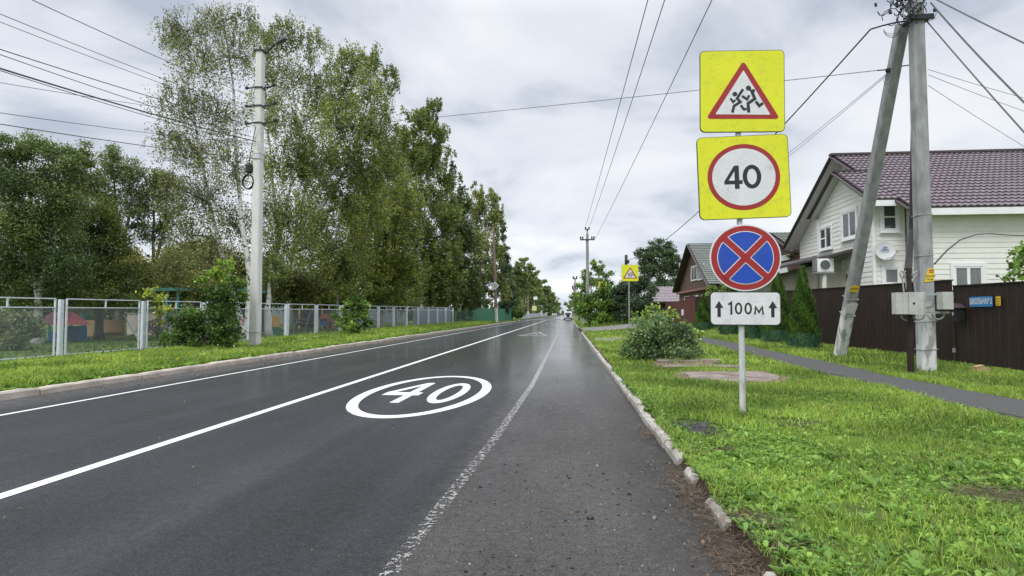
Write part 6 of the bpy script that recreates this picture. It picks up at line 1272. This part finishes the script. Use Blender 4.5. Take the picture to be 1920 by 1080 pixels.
pl = thing('address_plate', fr[0], 'blue address plate reading ШКОЛЬНАЯ 2 on the brown gate', 'plate'); MB().prism(rrect(W_, H_, .02), fr, 0, .01).build('plate', blue, pl); text('ШКОЛЬНАЯ 2', shift(fr, 0, .0, .011), H_*.78, 'lettering', sgw, pl, .022, sx=W_*.93/(H_*.78*6.35))
ya, za = onplaneX(1867, 556, 8.94); yb, zb_ = onplaneX(1876, 573, 8.94); fr = (Vector((8.945, (ya+yb)/2, (za+zb_)/2)), Vector((0, -1, 0)), ZZ, Vector((-1, 0, 0))); W_ = abs(ya-yb); H_ = abs(za-zb_)
pl = thing('meter_plate', fr[0], 'small yellow notice right of the blue address plate', 'plate'); MB().prism(rrect(W_, H_, .01), fr, 0, .01).build('plate', paperY, pl); m = MB()
for k in range(3): m.prism([(-W_*.35, H_*(.3-.28*k)), (-W_*.02, H_*(.3-.28*k)), (-W_*.02, H_*(.16-.28*k)), (-W_*.35, H_*(.16-.28*k))], fr, .01, .013); m.prism([(W_*.1, H_*(.3-.28*k)), (W_*.36, H_*(.3-.28*k)), (W_*.36, H_*(.2-.28*k)), (W_*.1, H_*(.2-.28*k))], fr, .01, .013)
m.build('print', sgr, pl)
q = onG(1836, 692, 11.9); o = MB().b2((q.x-.1, q.y-.1, q.z), (q.x+.14, q.y+.1, q.z+.1)).beam((q.x-.1, q.y, q.z+.115), (q.x+.06, q.y, q.z+.15), .12, .02).build('wooden_block', pm('block_wood', (.5, .36, .2), (.36, .24, .13), 10, .8), None, q); tag(o, 'pale wooden block lying in the grass below the blue plate', 'block')

# ------------------------------------------------------------------ cars down the road
def car(x, y, label, mat, L_=4.2, back=True, W_=1.72, Hh=1.75, yaw=0, spare=True, cat='car'):
    t = thing('parked_car', (x, y, .0), label, cat, 'cars down the road')
    prof = [(0, .32), (0, .98), (.06, 1.05), (.18, 1.62), (.35, Hh-.04), (1.0, Hh), (2.2, Hh-.03), (2.9, 1.12), (4.0, 1.0), (L_, .82), (L_, .36)]
    m = MB(); vs = []; n = len(prof)
    for sx, k in ((-1, 0), (-.9, 1), (.9, 1), (1, 0)):
        for (a, b) in prof: wk = W_/2*(1-.16*max(0, (b-1.0)/.75)); vs.append((x+sx*wk, y+a+(.04 if not k else 0)*(1 if a < 2 else -1), b-(0 if k else .03)))
    m.add(vs, [(j*n+i, j*n+i+1, (j+1)*n+i+1, (j+1)*n+i) for j in range(3) for i in range(n-1)]+[tuple(range(n-1, -1, -1)), tuple(3*n+i for i in range(n))]+[(j*n, (j+1)*n, (j+1)*n+n-1, j*n+n-1) for j in range(3)]); m.build('body', mat, t)
    MB().add([(x-.62, y+.055, 1.08), (x+.62, y+.055, 1.08), (x+.55, y+.15, 1.56), (x-.55, y+.15, 1.56)], [(0, 1, 2, 3)]).build('rear_window', glass, t)
    for sx in (-1, 1): MB().add([(x+sx*W_*.49, y+.35, 1.1), (x+sx*W_*.49, y+2.6, 1.1), (x+sx*W_*.435, y+2.15, 1.6), (x+sx*W_*.435, y+.45, 1.6)], [(0, 1, 2, 3)]).build('side_window', glass, t)
    if spare: fr = sframe((x+.0, y-.02, .98)); o = MB().prism(circ(.34, 20), fr, -.02, .16).build('spare_wheel', black, t)
    for sx in (-1, 1):
        MB().b2((x+sx*W_*.44-.07, y-.03, .85), (x+sx*W_*.44+.07, y+.06, 1.15)).build('tail_light', carred, t)
        for yy_ in (.75, L_-.8):
            o = MB().tube([(x+sx*(W_/2-.22), y+yy_, .33), (x+sx*(W_/2+.01), y+yy_, .33)], .33, 18).build('wheel', black, t); MB().tube([(x+sx*(W_/2+.012), y+yy_, .33), (x+sx*(W_/2+.03), y+yy_, .33)], .18, 12).build('rim', steel, o)
    MB().b2((x-W_/2+.03, y-.09, .3), (x+W_/2-.03, y+.02, .52)).build('bumper', black, t); MB().b2((x-.26, y-.1, .52), (x+.26, y-.05, .63)).build('number_plate', sgw, t); return t
q = P(1065, 600, 118); c1 = car(q.x, q.y, 'white off road car seen from behind, spare wheel on its back', carw)
for c in c1.children: pass
c1.location.z = .0
q = P(1041, 592, 300); car(q.x, q.y, 'small white car far down the road on the left', carw, Hh=1.5, spare=False)
q = P(1048, 591, 350); car(q.x, q.y, 'dark car farthest down the road', pm('car_dark', (.05, .055, .06), None, 3, .3), Hh=1.5, spare=False)
